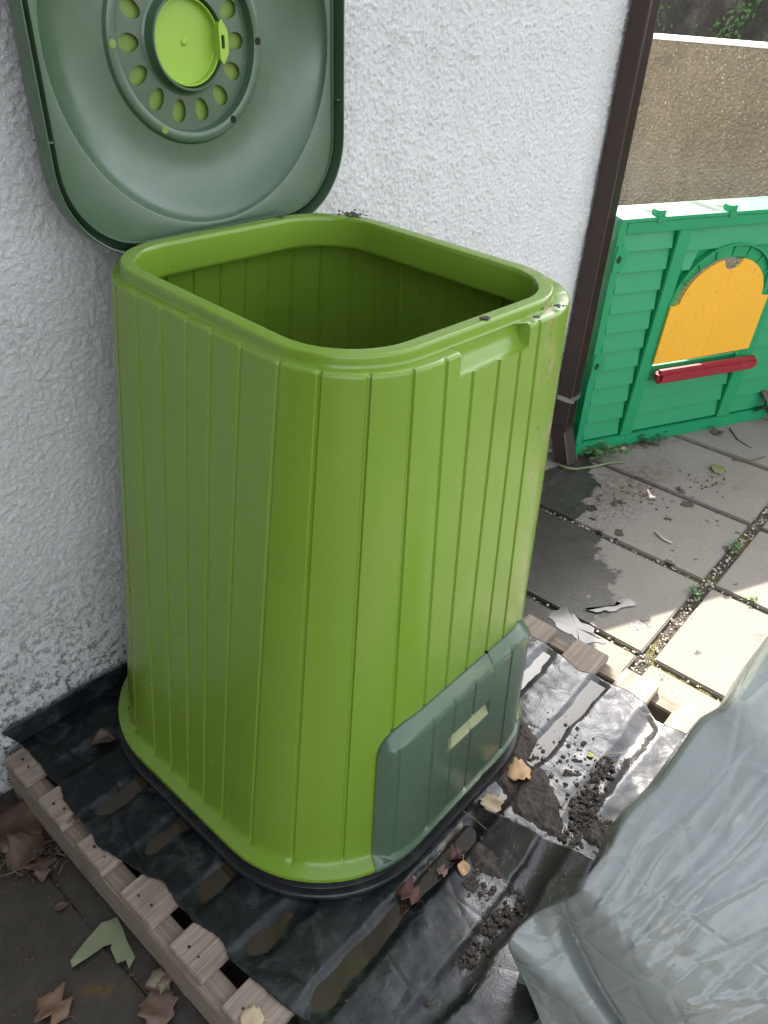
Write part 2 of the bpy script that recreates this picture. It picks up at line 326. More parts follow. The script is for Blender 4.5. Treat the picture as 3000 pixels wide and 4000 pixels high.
# ------------------------------------------------------------------ setting: ground, paving
tag(mesh('ground', [(-60, -60, -.035), (60, -60, -.035), (60, 60, -.035), (-60, 60, -.035)], [[0, 1, 2, 3]], MAT['earth']), kind='structure')
def paving():
    b = B(); vx = [-3.9, -2.3, -.375] ; 
    XJ = [-.35, .22, .666, 1.112, 1.562, 2.003, 2.448, 2.893, 3.39]; YJ = [.48, -.200, -.881, -1.56, -2.24, -2.92]
    jx, jy = .011, .019
    tiles = []
    for i in range(len(XJ)-1):
        for k in range(len(YJ)-1): tiles.append((XJ[i]+jx, XJ[i+1]-jx, YJ[k+1]+jy, YJ[k]-jy))
    tiles += [(-1.25, -.338, -1.32, .02), (-2.2, -1.27, -1.32, .02), (-1.25, -.338, -2.4, -1.34), (-2.2, -1.27, -2.4, -1.34), (-3.3, -2.22, -2.4, .02)]
    for q, (x0, x1, y0, y1) in enumerate(tiles):
        z = random.uniform(-.0025, .0025) if x0 > -.3 else -.004
        b.box(x0+random.uniform(0, .003), x1-random.uniform(0, .003), y0+random.uniform(0, .004), y1-random.uniform(0, .004), -.04, z, .004)
    tag(b.make('paving', MAT['slab']), kind='structure')
    # grit and moss lying in the joints
    xs = np.arange(-.45, 3.4, .012); ys = np.arange(-2.3, .45, .012); X, Y = np.meshgrid(xs, ys)
    Z = -.016+.014*(vn(X, Y, 45, 3)-.4)+.008*(vn(X, Y, 8, 2)-.4)
    tag(mesh('joint_grit', np.stack([X, Y, Z], -1).reshape(-1, 3), grid_faces(len(ys), len(xs)), MAT['grit'], smooth=True), kind='stuff', label='mossy grit and gravel filling the joints between paving slabs', cat='gravel')
paving()

# ------------------------------------------------------------------ setting: house wall
WY = lambda x: -.009-.0365*x
def house():
    r = empty('house', (0, 0, 0)); tag(r, 'white roughcast house wall behind the open green bin', 'house')
    xs = np.arange(-.62, 1.9451, .0031); zs = np.arange(-.02, 1.75, .0031); X, Z = np.meshgrid(xs, zs)
    d = .0026*np.abs(vn(X, Z, 60, 2, .6)-.5)*2+.0080*vn(X, Z, 165, 2, .7, 1)**1.8+.006*vn(X, Z, 7, 2, .5, 2)
    d = d-.010
    Y = WY(X)-d
    v = np.stack([X, Y, Z], -1).reshape(-1, 3)
    mesh('roughcast_face', v, grid_faces(len(zs), len(xs)), MAT['stucco'], r, smooth=True)
    b = B(); x0, x1 = -4.0, 1.950
    P = lambda x, off: (x, WY(x)+off)
    def prism(xa, xb, ya, yb, za, zb):
        p = [P(xa, ya), P(xb, ya), (xb+.0365*yb, WY(xb)+yb), (xa+.0365*yb, WY(xa)+yb)]
        b.add([(*q, za) for q in p]+[(*q, zb) for q in p], [[0, 3, 2, 1], [4, 5, 6, 7], [0, 1, 5, 4], [1, 2, 6, 5], [2, 3, 7, 6], [3, 0, 4, 7]])
    prism(x0, x1, .012, 4.0, -.03, 3.2)
    b.make('wall', MAT['stucco'], r)
    b2 = B(); b2.add([(*P(-4, 0), -.03), (*P(-.61, 0), -.03), (*P(-.61, 0), 3.2), (*P(-4, 0), 3.2), (*P(-.61, 0), 1.745), (*P(1.945, 0), 1.745), (*P(1.945, 0), 3.2)], [[0, 1, 2, 3], [4, 5, 6, 2]])
    b2.make('upper_wall', MAT['stucco'], r)
    b4 = B(); b4.box(-1.75, -1.45, -1.35, -.02, -.03, 2.9); b4.make('added_shade_block', MAT['old'], r)  # unseen block added left of the view to darken that side
    b3 = B(); b3.box(-4.2, 2.15, -.30, 4.2, 3.2, 3.3); b3.make('roof_slab', MAT['old'], r)
house()

# downpipe ----------------------------------------------------------
def downpipe():
    x0, x1 = 1.880, 1.950; yf = WY(1.9)-.008
    r = empty('downpipe', (1.915, yf, 0)); tag(r, 'dark brown square downpipe at the corner of the white wall', 'drainpipe')
    def prof(x0, x1, y0, y1, flutes=True):
        pts = [(x0, y1), (x0, y0+.006), (x0+.0015, y0+.0015), (x0+.006, y0)]
        if flutes:
            n = 5; a, b_ = x0+.012, x1-.010; wd = (b_-a)/n
            for k in range(n):
                s = a+k*wd; pts += [(s+wd*.25, y0), (s+wd*.35, y0+.003), (s+wd*.85, y0+.003), (s+wd*.95, y0)]
        pts += [(x1-.006, y0), (x1-.0015, y0+.0015), (x1, y0+.006), (x1, y1)]; return pts
    def ext(pts, z0, z1, name, mat, pts2=None):
        n = len(pts); p2 = pts2 or pts
        v = [(x-1.915, y-yf, z0) for x, y in pts]+[(x-1.915, y-yf, z1) for x, y in p2]
        f = [[i, (i+1) % n, n+(i+1) % n, n+i] for i in range(n)]+[list(range(n))[::-1], [n+i for i in range(n)]]
        return mesh(name, v, f, mat, r)
    p = prof(x0, x1, yf-.058, yf-.0005); ext(p, .150, 3.2, 'pipe', MAT['brown'])
    q = prof(x0-.003, x1+.003, yf-.061, yf+.002, False); ext(q, .135, .152, 'collar', MAT['brown'])
    lo = [(x+(-.012), y-.045) for x, y in prof(x0-.002, x1+.002, yf-.064, yf-.004, False)]
    up_ = prof(x0-.001, x1+.001, yf-.060, yf+.001, False); ext(lo, .012, .1345, 'shoe', MAT['brown'], up_)
    q = prof(x0-.004, x1+.004, yf-.063, yf-.002, False); ext(q, .262, .280, 'bracket', MAT['steel'])
    bx = B(); bx.tube([(x0-1.915-.006, -.075, .272), (x0-1.915-.006, -.050, .272)], .006, 8); bx.make('screw', MAT['steel'], r)
downpipe()

# garden walls beyond -------------------------------------------------
def back_walls():
    r = empty('pebbledash_wall', (3.4, 0, 0)); tag(r, 'brown pebbledash garden wall behind the green playhouse panel', 'wall')
    ys = np.arange(-1.6, 2.0, .02); zs = np.arange(-.03, 1.371, .02); Y, Z = np.meshgrid(ys, zs)
    X = -.012*vn(Y, Z, 30, 3)-.008*vn(Y, Z, 4, 2)
    mesh('wall_face', np.stack([X, Y, Z], -1).reshape(-1, 3), flip(grid_faces(len(zs), len(ys))), MAT['pebble'], r, smooth=True)
    B().box(.001, .22, -1.6, 2.0, -.03, 1.372).make('wall_core', MAT['pebble'], r)
    B().box(-.014, .235, -1.6, 2.0, 1.3725, 1.3865, .004).make('coping', MAT['cope'], r)
    r = empty('retaining_wall', (5.6, 0, 0)); tag(r, 'dark stained upper wall with ivy above the pebbledash wall', 'wall')
    B().box(0, .3, -2.5, 4.5, -.03, 2.4).make('wall', MAT['old'], r)
    # ivy trails
    v = []; f = []
    for k in range(26):
        yy = random.choice([random.uniform(-.4, .9), random.uniform(1.5, 2.6)]); zt = random.uniform(1.5, 2.3); ln = random.uniform(.3, .9)
        for q in range(110):
            t = random.random(); p = Vector((-.03-random.random()*.05, yy+random.gauss(0, .07)+.1*math.sin(t*6+k), zt-ln*t)); s = random.uniform(.008, .019)
            a = Vector((random.uniform(-.4, .1), random.uniform(-1, 1), random.uniform(-1, 1))).normalized(); bb = a.cross(Vector((-1, random.uniform(-.5, .5), random.uniform(-.2, .8)))).normalized()
            i = len(v); v += [p-a*s, p+bb*s*.7, p+a*s, p-bb*s*.7]; f.append([i, i+1, i+2, i+3])
    tag(mesh('ivy', v, f, MAT['vine']), 'green ivy trailing down the dark stained upper wall', 'ivy', kind='stuff').location = (5.6, 0, 0)
back_walls()

# ------------------------------------------------------------------ the green bin
TOP = dict(cx=.315, cy=-.43, yaw=-.05, a=.290, b=.326, r=.159); BOT = dict(cx=.275, cy=-.425, yaw=-.008, a=.367, b=.378, r=.235)
RIM = dict(cx=.303, cy=-.430, yaw=-.068, a=.266, b=.305, r=.138); FLG = dict(cx=.275, cy=-.425, yaw=-.008, a=.390, b=.402, r=.255)
BIN0 = np.array([.275, -.425, .135])
def bodyat(z):
    t = min(1, max(0, (1.142-z)/(1.142-.205))); return {k: TOP[k]*(1-t)+BOT[k]*t for k in TOP}
def grow(s, d): return dict(s, a=s['a']+d, b=s['b']+d, r=s['r']+d)
def rrp(s, U):
    """point and normal of a rounded rectangle at perimeter coordinate U (0..8)"""
    U = U % 8; A = s['a']-s['r']; Bb = s['b']-s['r']; r = s['r']; k = int(U); t = U-k
    if k == 0: p, n = (-s['a'], Bb-2*Bb*t), (-1, 0)
    elif k == 2: p, n = (-A+2*A*t, -s['b']), (0, -1)
    elif k == 4: p, n = (s['a'], -Bb+2*Bb*t), (1, 0)
    elif k == 6: p, n = (A-2*A*t, s['b']), (0, 1)
    else:
        a = math.pi+math.pi/2*(k//2)+t*math.pi/2; n = (math.cos(a), math.sin(a))
        cx, cy_ = {1: (-A, -Bb), 3: (A, -Bb), 5: (A, Bb), 7: (-A, Bb)}[k]; p = (cx+r*n[0], cy_+r*n[1])
    c, s_ = math.cos(s['yaw']), math.sin(s['yaw'])
    return np.array([s['cx']+c*p[0]-s_*p[1], s['cy']+s_*p[0]+c*p[1]]), np.array([c*n[0]-s_*n[1], s_*n[0]+c*n[1]])
def seglen(s, U):
    k = int(U % 8); return 2*(s['b']-s['r']) if k in (0, 4) else 2*(s['a']-s['r']) if k in (2, 6) else math.pi/2*s['r']
GRV = [.09, .287, .479, .653, .85, 1.10, 1.335, 1.585, 1.82, 2.055, 2.28, 2.51, (2.70, 2.76), (2.87, 2.99), 3.22, 3.46, 3.70, 3.93, 4.12, 4.31, 4.5, 4.69, 4.88, 5.1, 5.33, 5.58, 5.82, 6.05, 6.27, 6.5, 6.73, 6.95, 7.2, 7.43, 7.66, 7.86]
GRV = [g if isinstance(g, tuple) else (g, g) for g in GRV]
GOFF = [(-.0046, 0.), (-.0018, -.0034), (.0014, -.0034), (.0034, 0.)]
def samples(u0, u1, gr=GRV, nside=9, ncor=14):
    out = []
    u = u0
    base = []
    for k in range(8):
        n = nside if k % 2 == 0 else ncor
        base += [k+i/n for i in range(n)]
    for b_ in base:
        if b_ < u0-1e-6 or b_ > u1+1e-6: continue
        if any(min(g)-.035 < b_ < max(g)+.035 for g in gr): continue
        out.append((b_, b_, 0., 0.))
    if u0 == 0: out += [(a, a, 0., 0.) for a in (2.150, 2.166, 2.172, 2.177, 2.182, 2.192, 2.36, 2.40, 2.44, 2.58, 2.62, 2.655)]+[(2.752, 2.815, 0., 0.), (2.762, 2.828, 0., 0.), (2.768, 2.835, 0., 0.), (2.774, 2.842, 0., 0.), (2.782, 2.85, 0., 0.), (2.81, 2.88, 0., 0.)]
    for g in gr:
        if u0 < g[0] < u1:
            for o, d in GOFF: out.append((g[0], g[1], o, d))
    return sorted(out, key=lambda q: q[0]+q[2]*.01+q[2])
def uat(sm, z, s):
    t = min(1, max(0, (1.142-z)/(1.142-.205))); u = sm[0]*(1-t)+sm[1]*t; return u+sm[2]/seglen(s, u)
def recess(u, z):
    """finger scoop under the rim on the front right side"""
    if z < 1.105 or u < 2.17 or u > 2.775: return 0.
    e = min(1, (u-2.17)/.012, (2.775-u)/.012); t = (z-1.1055)/.026; t = min(1, max(0, t)); return -.021*e*math.sqrt(max(0, 1-(1-t)**2))
def bin_():
    root = empty('compost_bin', BIN0.tolist()); tag(root, 'tall lime green ribbed plastic compost bin standing open on the pallet', 'compost bin')
    SM = samples(0, 8); V = []; nr = 0
    def ring(s, z, off=0., gd=1., rec=False, z0=False):
        nonlocal nr
        s2 = s if not off else s
        for sm in SM:
            u = uat(sm, z, s); p, n = rrp(s, u); rc = recess(u, z) if rec else 0.; d = off*(1 if rc > -.004 or z0 else 0)+gd*sm[3]*(1 if rc > -.002 else 0)+rc
            V.append((p[0]+n[0]*d-BIN0[0], p[1]+n[1]*d-BIN0[1], z-BIN0[2]))
        nr += 1
    for z in (.16, .3, .5, .7, .9, 1.03, 1.095, 1.1, 1.106, 1.112, 1.125): ring(bodyat(z), z, -.005, 1., z > 1.1, True)
    g0 = 0.
    for d, z in ((-.021, 1.136), (-.022, 1.104), (-.0235, 1.1015), (-.0255, 1.1035), (-.0262, 1.108), (-.0262, 1.151), (-.0256, 1.1555), (-.0236, 1.1580), (-.0215, 1.1584), (-.0040, 1.1592), (-.0022, 1.1588), (-.0008, 1.1572), (-.0001, 1.1545), (.0004, 1.148)): ring(grow(RIM, d), z, 0., 0.)
    for d, z in ((.0005, 1.1475), (.002, 1.1452)): ring(grow(RIM, d), z-.0035, 0., 0.)
    ring(TOP, 1.1408, -.0060, .3, True); ring(TOP, 1.1400, -.0028, .6, True); ring(TOP, 1.1382, -.0006, 1., True)
    for z in (1.136, 1.132, 1.128, 1.124, 1.120, 1.116, 1.113, 1.1105, 1.108, 1.1065, 1.1055, 1.10): ring(bodyat(z), z, 0., 1., True)
    for z in (1.0, .85, .7, .55, .4, .28): ring(bodyat(z), z)
    ring(bodyat(.222), .222); ring(bodyat(.213), .213, .0015, .8); ring(bodyat(.206), .2065, .005, .3); ring(bodyat(.2), .2035, .010, 0.)
    ring(FLG, .1965, -.003, 0.); ring(FLG, .1950, -.0008, 0.); ring(FLG, .192, 0., 0.); ring(FLG, .1865, 0., 0.); ring(FLG, .1865, -.003, 0.); ring(FLG, .192, -.004, 0.)
    autosmooth(mesh('body', V, flip(grid_faces(nr, len(SM), True)), MAT['green'], root), 40)
    # black base ring under it
    us = [i/24 for i in range(8*24)]; V = []
    prof = [(-.012, .1915), (-.010, .1905), (-.0095, .155), (-.008, .1525), (.004, .1515), (.0065, .149), (.007, .142), (.005, .1365), (-.05, .136)]
    for d, z in prof:
        for u in us:
            p, n = rrp(grow(FLG, d), u); V.append((p[0]-BIN0[0], p[1]-BIN0[1], z-BIN0[2]))
    base = autosmooth(mesh('base', V, flip(grid_faces(len(prof), len(us), True)), MAT['black'], root), 40)
    nv = N('slot_black'); nv.col((.002, .002, .002)); nv.rough(.9)
    for u in [.12, .42, .72, 1.02, 1.28, 1.55, 1.8, 2.05, 2.38, 2.72, 3.06, 3.32, 3.6]:
        p, n = rrp(grow(FLG, -.0095), u); t = np.array([-n[1], n[0]]); b = B()
        c = [(p+n*(-.002)), (p+n*.0006)]
        q = [c[0]-t*.0045, c[0]+t*.0045, c[1]+t*.0045, c[1]-t*.0045]
        b.add([(x-BIN0[0], y-BIN0[1], .160-BIN0[2]) for x, y in q]+[(x-BIN0[0], y-BIN0[1], .183-BIN0[2]) for x, y in q], [[0, 3, 2, 1], [4, 5, 6, 7], [0, 1, 5, 4], [1, 2, 6, 5], [2, 3, 7, 6], [3, 0, 4, 7]])
        b.make('vent_slot', nv.m, root)
    # dark hatch on the front right side
    u0, u1 = 1.735, 3.265; sm = [q for q in samples(u0, u1, GRV, 22, 26)] ; sl_ = .017
    ext = [u0+.002*i for i in range(0, 32, 2)]+[u1-.002*i for i in range(0, 32, 2)]+[2.268, 2.272, 2.728, 2.732]
    sm = [q for q in sm if min([abs(q[0]-e) for e in ext]+[9]) > .0015 or q[2]]+[(e, e, 0, 0) for e in ext]
    S0 = bodyat(.35)
    def arc(u):
        s = 0.
        for k in range(1, 4):
            a, b_ = max(u0, k), min(u, k+1)
            if b_ > a: s += (b_-a)*seglen(S0, k)
        return s
    LT = arc(u1)
    sm = sorted(sm, key=lambda q: q[0]+q[2]/.3)
    zabs = [.2165, .222, .23, .26, .30, .34, .372, .3795, .3805, .388, .396, .404, .412, .4175, .4185, .43]; nn = [0.08, .2, .35, .5, .6, .68, .74, .80, .85, .90, .94, .97, .99, 1.]
    V = []; nrow = 0
    def zt(s):
        e = min(s, LT-s); return .519 if e > .06 else .459+math.sqrt(max(0, .06**2-(.06-e)**2))
    def row(zf, hf, shape=None, zc=None):
        nonlocal nrow
        for q in sm:
            s = min(max(arc(q[0])+q[2], 0), LT); z = zf(s); sh = shape or bodyat(z)
            u = q[0]*.0+ (q[0]*(1-min(1, (1.142-z)/.937))+q[1]*min(1, (1.142-z)/.937)) + q[2]/seglen(sh, q[0])
            p, n = rrp(sh, u); h = hf(q, s, z); V.append((p[0]+n[0]*h-BIN0[0], p[1]+n[1]*h-BIN0[1], z-BIN0[2]))
        nrow += 1
    def face(q, s, z, bot=0.):
        d = min(s, LT-s, (zt(s)-z)*1.05)
        # distance to rounded corner
        e = min(s, LT-s); t = min(1, max(0, d/.024)); h = .004+.021*(t if t < .9 else .9+.1*math.sin((t-.9)/.1*math.pi/2))
        if t >= 1: h += q[3]*.9
        u = q[0]
        if 2.27 <= u <= 2.73 and .380 <= z <= .418: h -= .018*(z-.380)/.038+.0012
        return h
    row(lambda s: .1865, lambda q, s, z: .002, grow(FLG, .0)); row(lambda s: .1935, lambda q, s, z: .0035, grow(FLG, .0)); row(lambda s: .1975, lambda q, s, z: .0028, FLG); row(lambda s: .1995, lambda q, s, z: -.001, FLG)
    row(lambda s: .2115, lambda q, s, z: min(.031, .006+min(s, LT-s)*1.0)); row(lambda s: .2145, lambda q, s, z: min(.027, .005+min(s, LT-s)*1.0))
    for z in zabs: row(lambda s, z=z: z, face)
    for f_ in nn: row(lambda s, f_=f_: .43+(zt(s)-.43)*f_, face)
    row(lambda s: zt(s), lambda q, s, z: -.004)
    ha = mesh('hatch', V, grid_faces(nrow, len(sm)), MAT['hatch'], root); ha.data.materials.append(MAT['slot_sheen'])
    nc = len(sm)
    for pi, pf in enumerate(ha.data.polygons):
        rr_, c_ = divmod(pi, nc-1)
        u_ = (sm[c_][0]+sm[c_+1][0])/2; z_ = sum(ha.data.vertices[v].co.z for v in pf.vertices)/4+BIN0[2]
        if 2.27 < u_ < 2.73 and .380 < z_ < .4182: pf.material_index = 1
    autosmooth(ha, 40)
bin_()

# ------------------------------------------------------------------ the open lid against the wall
def lid():
    C0 = (.334, -.120, 1.131); root = empty('bin_lid', C0, -.0365); tag(root, 'open dark green lid leaning on the white wall, inside showing', 'bin lid')
    root.rotation_euler = (math.radians(-.8), 0, -.0365)
    zc = .3115; NA = 168
    def sq(th, a, b, r):
        c, s = math.cos(th), math.sin(th); lo, hi = 0, 1.
        for _ in range(26):
            m_ = (lo+hi)/2; x, y = abs(m_*c), abs(m_*s); dx, dy = x-(a-r), y-(b-r)
            d = math.hypot(max(dx, 0), max(dy, 0))+min(max(dx, dy), 0)-r
            if d < 0: lo = m_
            else: hi = m_
        return lo
    th = [2*math.pi*i/NA for i in range(NA)]; V = []; nr = 0
    def ring(f, d):
        nonlocal nr
        for t in th: q = f(t); V.append((q*math.cos(t), d, zc+q*math.sin(t)))
        nr += 1
    A, Bz, R = .3065, .309, .150
    S_ = lambda g: (lambda t: sq(t, A+g, Bz+g, R+g)); Cc = lambda r: (lambda t: r)
    for g, d in ((0, .036), (0, .003), (-.0008, .0008), (-.002, 0), (-.0032, .001), (-.004, .046), (-.016, .048), (-.0165, .016), (-.0175, .0140), (-.019, .0140), (-.0205, .018), (-.0225, .018)): ring(S_(g), d)
    for r, d in ((.2815, .018), (.2790, .0190), (.2765, .0235), (.271, .031), (.262, .039), (.250, .0465), (.236, .053), (.220, .058), (.202, .062), (.184, .0640), (.168, .0645), (.1560, .0645), (.1545, .0620), (.1520, .0585), (.149, .0575), (.1385, .0575), (.1365, .0585), (.1355, .068), (.134, .0745)): ring(Cc(r), d)
    p = autosmooth(mesh('lid_panel', V, grid_faces(nr, NA, True), MAT['dgreen'], root), 30)
    # ring with fourteen oval holes
    V = []; F = []; nh = 14; ro, ri, d0 = .134, .081, .0745; M = 28
    for k in range(nh):
        t0 = 2*math.pi*k/nh; hw = math.pi/nh; rm = .1055
        out = []; n4 = M//4
        for i in range(n4): out.append((ri, -hw+2*hw*i/n4))
        for i in range(n4): out.append((ri+(ro-ri)*i/n4, hw))
        for i in range(n4): out.append((ro, hw-2*hw*i/n4))
        for i in range(n4): out.append((ro-(ro-ri)*i/n4, -hw))
        inn = []
        for r_, a_ in out:
            ph = math.atan2(a_*rm, (r_-(ro+ri)/2)); inn.append((rm+.0185*math.cos(ph), .0134*math.sin(ph)/rm))
        b0 = len(V)
        for lst, dd in ((out, d0), (inn, d0), (inn, d0+.004)):
            for r_, a_ in lst: V.append((r_*math.cos(t0+a_), dd, zc+r_*math.sin(t0+a_)))
        for a_ in range(2):
            for i in range(M): F.append([b0+a_*M+i, b0+a_*M+(i+1) % M, b0+(a_+1)*M+(i+1) % M, b0+(a_+1)*M+i])
    mesh('vent_ring', V, flip(F), MAT['dgreen'], root)
    V = []; nr = 0
    for r, d in ((.081, .0745), (.077, .073), (.0735, .066), (.0725, .057), (.0712, .0555), (.0690, .0555), (.0680, .057), (.0675, .084)): ring(Cc(r), d)
    autosmooth(mesh('collar', V, grid_faces(nr, NA, True), MAT['dgreen'], root), 30)
    V = []; nr = 0
    for r, d in ((.131, .084), (.10, .084), (.06, .0845)): ring(Cc(r), d)
    mesh('vent_disc', V, grid_faces(nr, NA, True), MAT['lime_shade'], root)
    V = []; nr = 0
    for r, d in ((.0655, .083), (.0658, .064), (.065, .063), (.063, .063), (.0622, .064), (.0618, .0750), (.0600, .0765), (.03, .0765), (.0075, .0765), (.006, .0755), (.0045, .0735), (.002, .073), (.0002, .0728)): ring(Cc(r), d)
    cap = autosmooth(mesh('vent_cap', V, grid_faces(nr, NA, True), MAT['lime'], root), 30)
    b = B()       # grip tab on the cap's right edge
    o = [(.058, -.026), (.064, -.034), (.0745, -.020), (.0765, -.014), (.0765, .014), (.0745, .020), (.064, .034), (.058, .026)]; hole = [(.062, -.010), (.069, -.010), (.069, .010), (.062, .010)]
    bm = poly_extrude(o, [hole], .054, .072); b.bm(bm); b.v = [(x, y, z+zc) for x, y, z in b.v]; b.make('grip', MAT['lime'], cap)
    # small rivet holes round the ring, ribs in the channel
    nv = N('hole_dark'); nv.col((.004, .006, .003)); nv.rough(.9)
    for deg, mt in ((0, nv.m), (180, MAT['lime_shade']), (-57, nv.m), (-118, MAT['lime_shade'])):
        t = math.radians(deg); cx, cz = .144*math.cos(t), zc+.144*math.sin(t); vv = [(cx+.0062*math.cos(k*math.pi/10),   .0570, cz+.0062*math.sin(k*math.pi/10)) for k in range(20)]
        vv += [(x, .0578, z) for x, y, z in vv]; mesh('rivet_hole', vv, [list(range(20))]+[[i, 20+i, 20+(i+1) % 20, (i+1) % 20] for i in range(20)], mt, root)
    for x, z in ((.3005, .215), (.3005, .40), (-.3005, .19), (-.3005, .42)): B().box(x-.0070, x+.0070, .008, .045, z-.0015, z+.0015).make('rib', MAT['dgreen'], root)
    for x in (-.16, .16): B().tube([(x-.03, .02, -.004), (x+.03, .02, -.004)], .008, 10).make('hinge', MAT['dgreen'], root)
lid()

# ------------------------------------------------------------------ pallet
PZ = .130
def pallet():
    X0, X1 = -.294, .905; root = empty('wooden_pallet', (.30, -.55, 0)); tag(root, 'weathered timber pallet under the black sheet and the green bin', 'pallet')
    ys = [(-.113, -.022), (-.259, -.167), (-.399, -.313), (-.551, -.457), (-.692, -.602), (-.842, -.748), (-.985, -.893), (-1.135, -1.042)]
    for i, (a, b) in enumerate(ys):
        j = random.uniform(-.004, .004); bb = B().box(X0+j+(.004 if i else 0)-.3, X1+random.uniform(-.004, .004)-.3, a+.55, b+.55, PZ-.021, PZ+random.uniform(-.0008, .0008), .0022)
        o = bb.make('deck_board', MAT['woodd'] if i == 1 else MAT['wood'], root); o.data.materials[0] = MAT['woodd'] if i == 1 else MAT['wood']
        for x, y in ((X0+.020+random.uniform(0, .012), a+.022+random.uniform(0, .012)), (X0+.018+random.uniform(0, .014), b-.022-random.uniform(0, .014))):
            c = B().tube([(x-.3, y+.55, PZ-.004), (x-.3, y+.55, PZ+.0012)], random.uniform(.0022, .0038), 7); c.make('nail', MAT['nail'], o)
    for x0, x1 in ((X0+.001, X0+.047), (.28, .325), (X1-.047, X1-.004)):
        B().box(x0-.3, x1-.3, -1.132+.55, -.024+.55, .004, PZ-.0215, .003).make('stringer', MAT['woods'], root)
    for a, b in ((-.12, -.025), (-.64, -.545), (-1.13, -1.04)):
        B().box(X0+.002-.3, X1-.006-.3, a+.55, b+.55, -.018, .0035).make('base_board', MAT['woods'], root)
    for o in root.children:
        if o.name.startswith('stringer'):
            # grain runs along the stringer: turn the object, not the look
            for v in o.data.vertices: v.co = Vector((v.co.y, -v.co.x, v.co.z))
            o.rotation_euler = (0, 0, math.pi/2)
pallet()

# ------------------------------------------------------------------ black polythene sheet
def cur(pts, z):
    q = np.array([G(x, y, z)[:2] for x, y in pts]); return q
SL = [(155, 2985), (195, 3039), (235, 3071), (250, 3129), (300, 3187), (340, 3230), (362, 3267), (383, 3310), (448, 3346), (506, 3379), (579, 3429), (636, 3440), (658, 3476), (694, 3534), (734, 3570), (752, 3599), (832, 3643), (868, 3679), (897, 3744), (962, 3802), (1034, 3867), (1128, 3947), (1200, 3990)]
qL = cur(SL, .133); qL = np.vstack([[qL[0, 0]+.001, .05], [qL[0, 0], -.02], qL]); qL = qL[np.argsort(-qL[:, 1])]
qL = np.vstack([qL, [[qL[-1, 0]+.03, -1.09], [qL[-1, 0]+.06, -1.16]]])
SR = [(2137, 2522), (2200, 2567), (2262, 2622), (2325, 2634), (2392, 2675), (2450, 2697), (2520, 2748), (2563, 2812), (2610, 2842)]
qR = cur(SR, .133); qR = np.vstack([[.80, .05], [.815, -.3], [.83, -.62], qR, [.80, -1.10], [.74, -1.16]]); qR = qR[np.argsort(-qR[:, 1])]
xL = lambda y: np.interp(-y, -qL[:, 1], qL[:, 0]); xR = lambda y: np.interp(-y, -qR[:, 1], qR[:, 0])
GAPS = [(-.167, -.113), (-.313, -.259), (-.457, -.399), (-.602, -.551), (-.748, -.692), (-.893, -.842), (-1.042, -.985)]
r0 = G(1884, 3143, .155)[:2]; r1 = G(2313, 3358, .185)[:2]; rd = (r1-r0)/np.linalg.norm(r1-r0); rn = np.array([rd[1], -rd[0]])
if np.dot(rn, CAM[:2]-r0) < 0: rn = -rn
rL = np.linalg.norm(r1-r0)
def sheet_z(x, y, edge=None):
    x = np.asarray(x, float); y = np.asarray(y, float); z = np.full(np.broadcast(x, y).shape, .1338)
    z = z+.0042*(vn(x, y, 9, 3)-.35)+(.0014+.0022*np.clip((x-.2)/.3, 0, 1))*(vn(x, y, 26, 2, .5, 3)-.5)+.0012*(vn(x, y, 45, 2, .5, 2)-.5)
    xb = (x-.275); ub = np.clip((.43-np.maximum(np.abs(xb), np.abs(y+.425)))/.03, 0, 1)
    e = np.clip((x-xL(y))/.05, 0, 1)*np.clip((xR(y)-x)/.02, 0, 1)
    for a, b in GAPS:
        a_ = a+.022*(vn(x, x*0+a*30, 11, 3, .6)-.55); b_ = b-.022*(vn(x, x*0+b*50, 9, 3, .6, 1)-.55)
        t = np.clip((y-a_)/(b_-a_), 0, 1); s = np.sin(np.pi*t)**(.55+.5*np.clip((x-.4)/.2, 0, 1))*(y > a_)*(y < b_)
        dep = (.0085+.002*np.clip((x-.2)/.3, 0, 1))*(.45+1.1*vn(x, y, 5, 2, .5, 1))*(.3+.7*e)
        z = z-s*dep
    # raised fold running from the bin's foot to the pallet edge
    t = ((x-r0[0])*rd[0]+(y-r0[1])*rd[1]); d = ((x-r0[0])*rn[0]+(y-r0[1])*rn[1])
    hgt = .018+.040*np.clip(t/rL, 0, 1); al = np.clip((t+.05)/.05, 0, 1)*np.clip((rL+.03-t)/.02, 0, 1); wdt = .05+.12*np.clip(t/rL, 0, 1)
    ramp = np.where(d > 0, np.clip(1-d/wdt, 0, 1)**1.1, np.clip(1+d/.010, 0, 1)); z = z+hgt*ramp*al
    z = z*(1-ub)+np.minimum(z, .1345)*ub
    return z
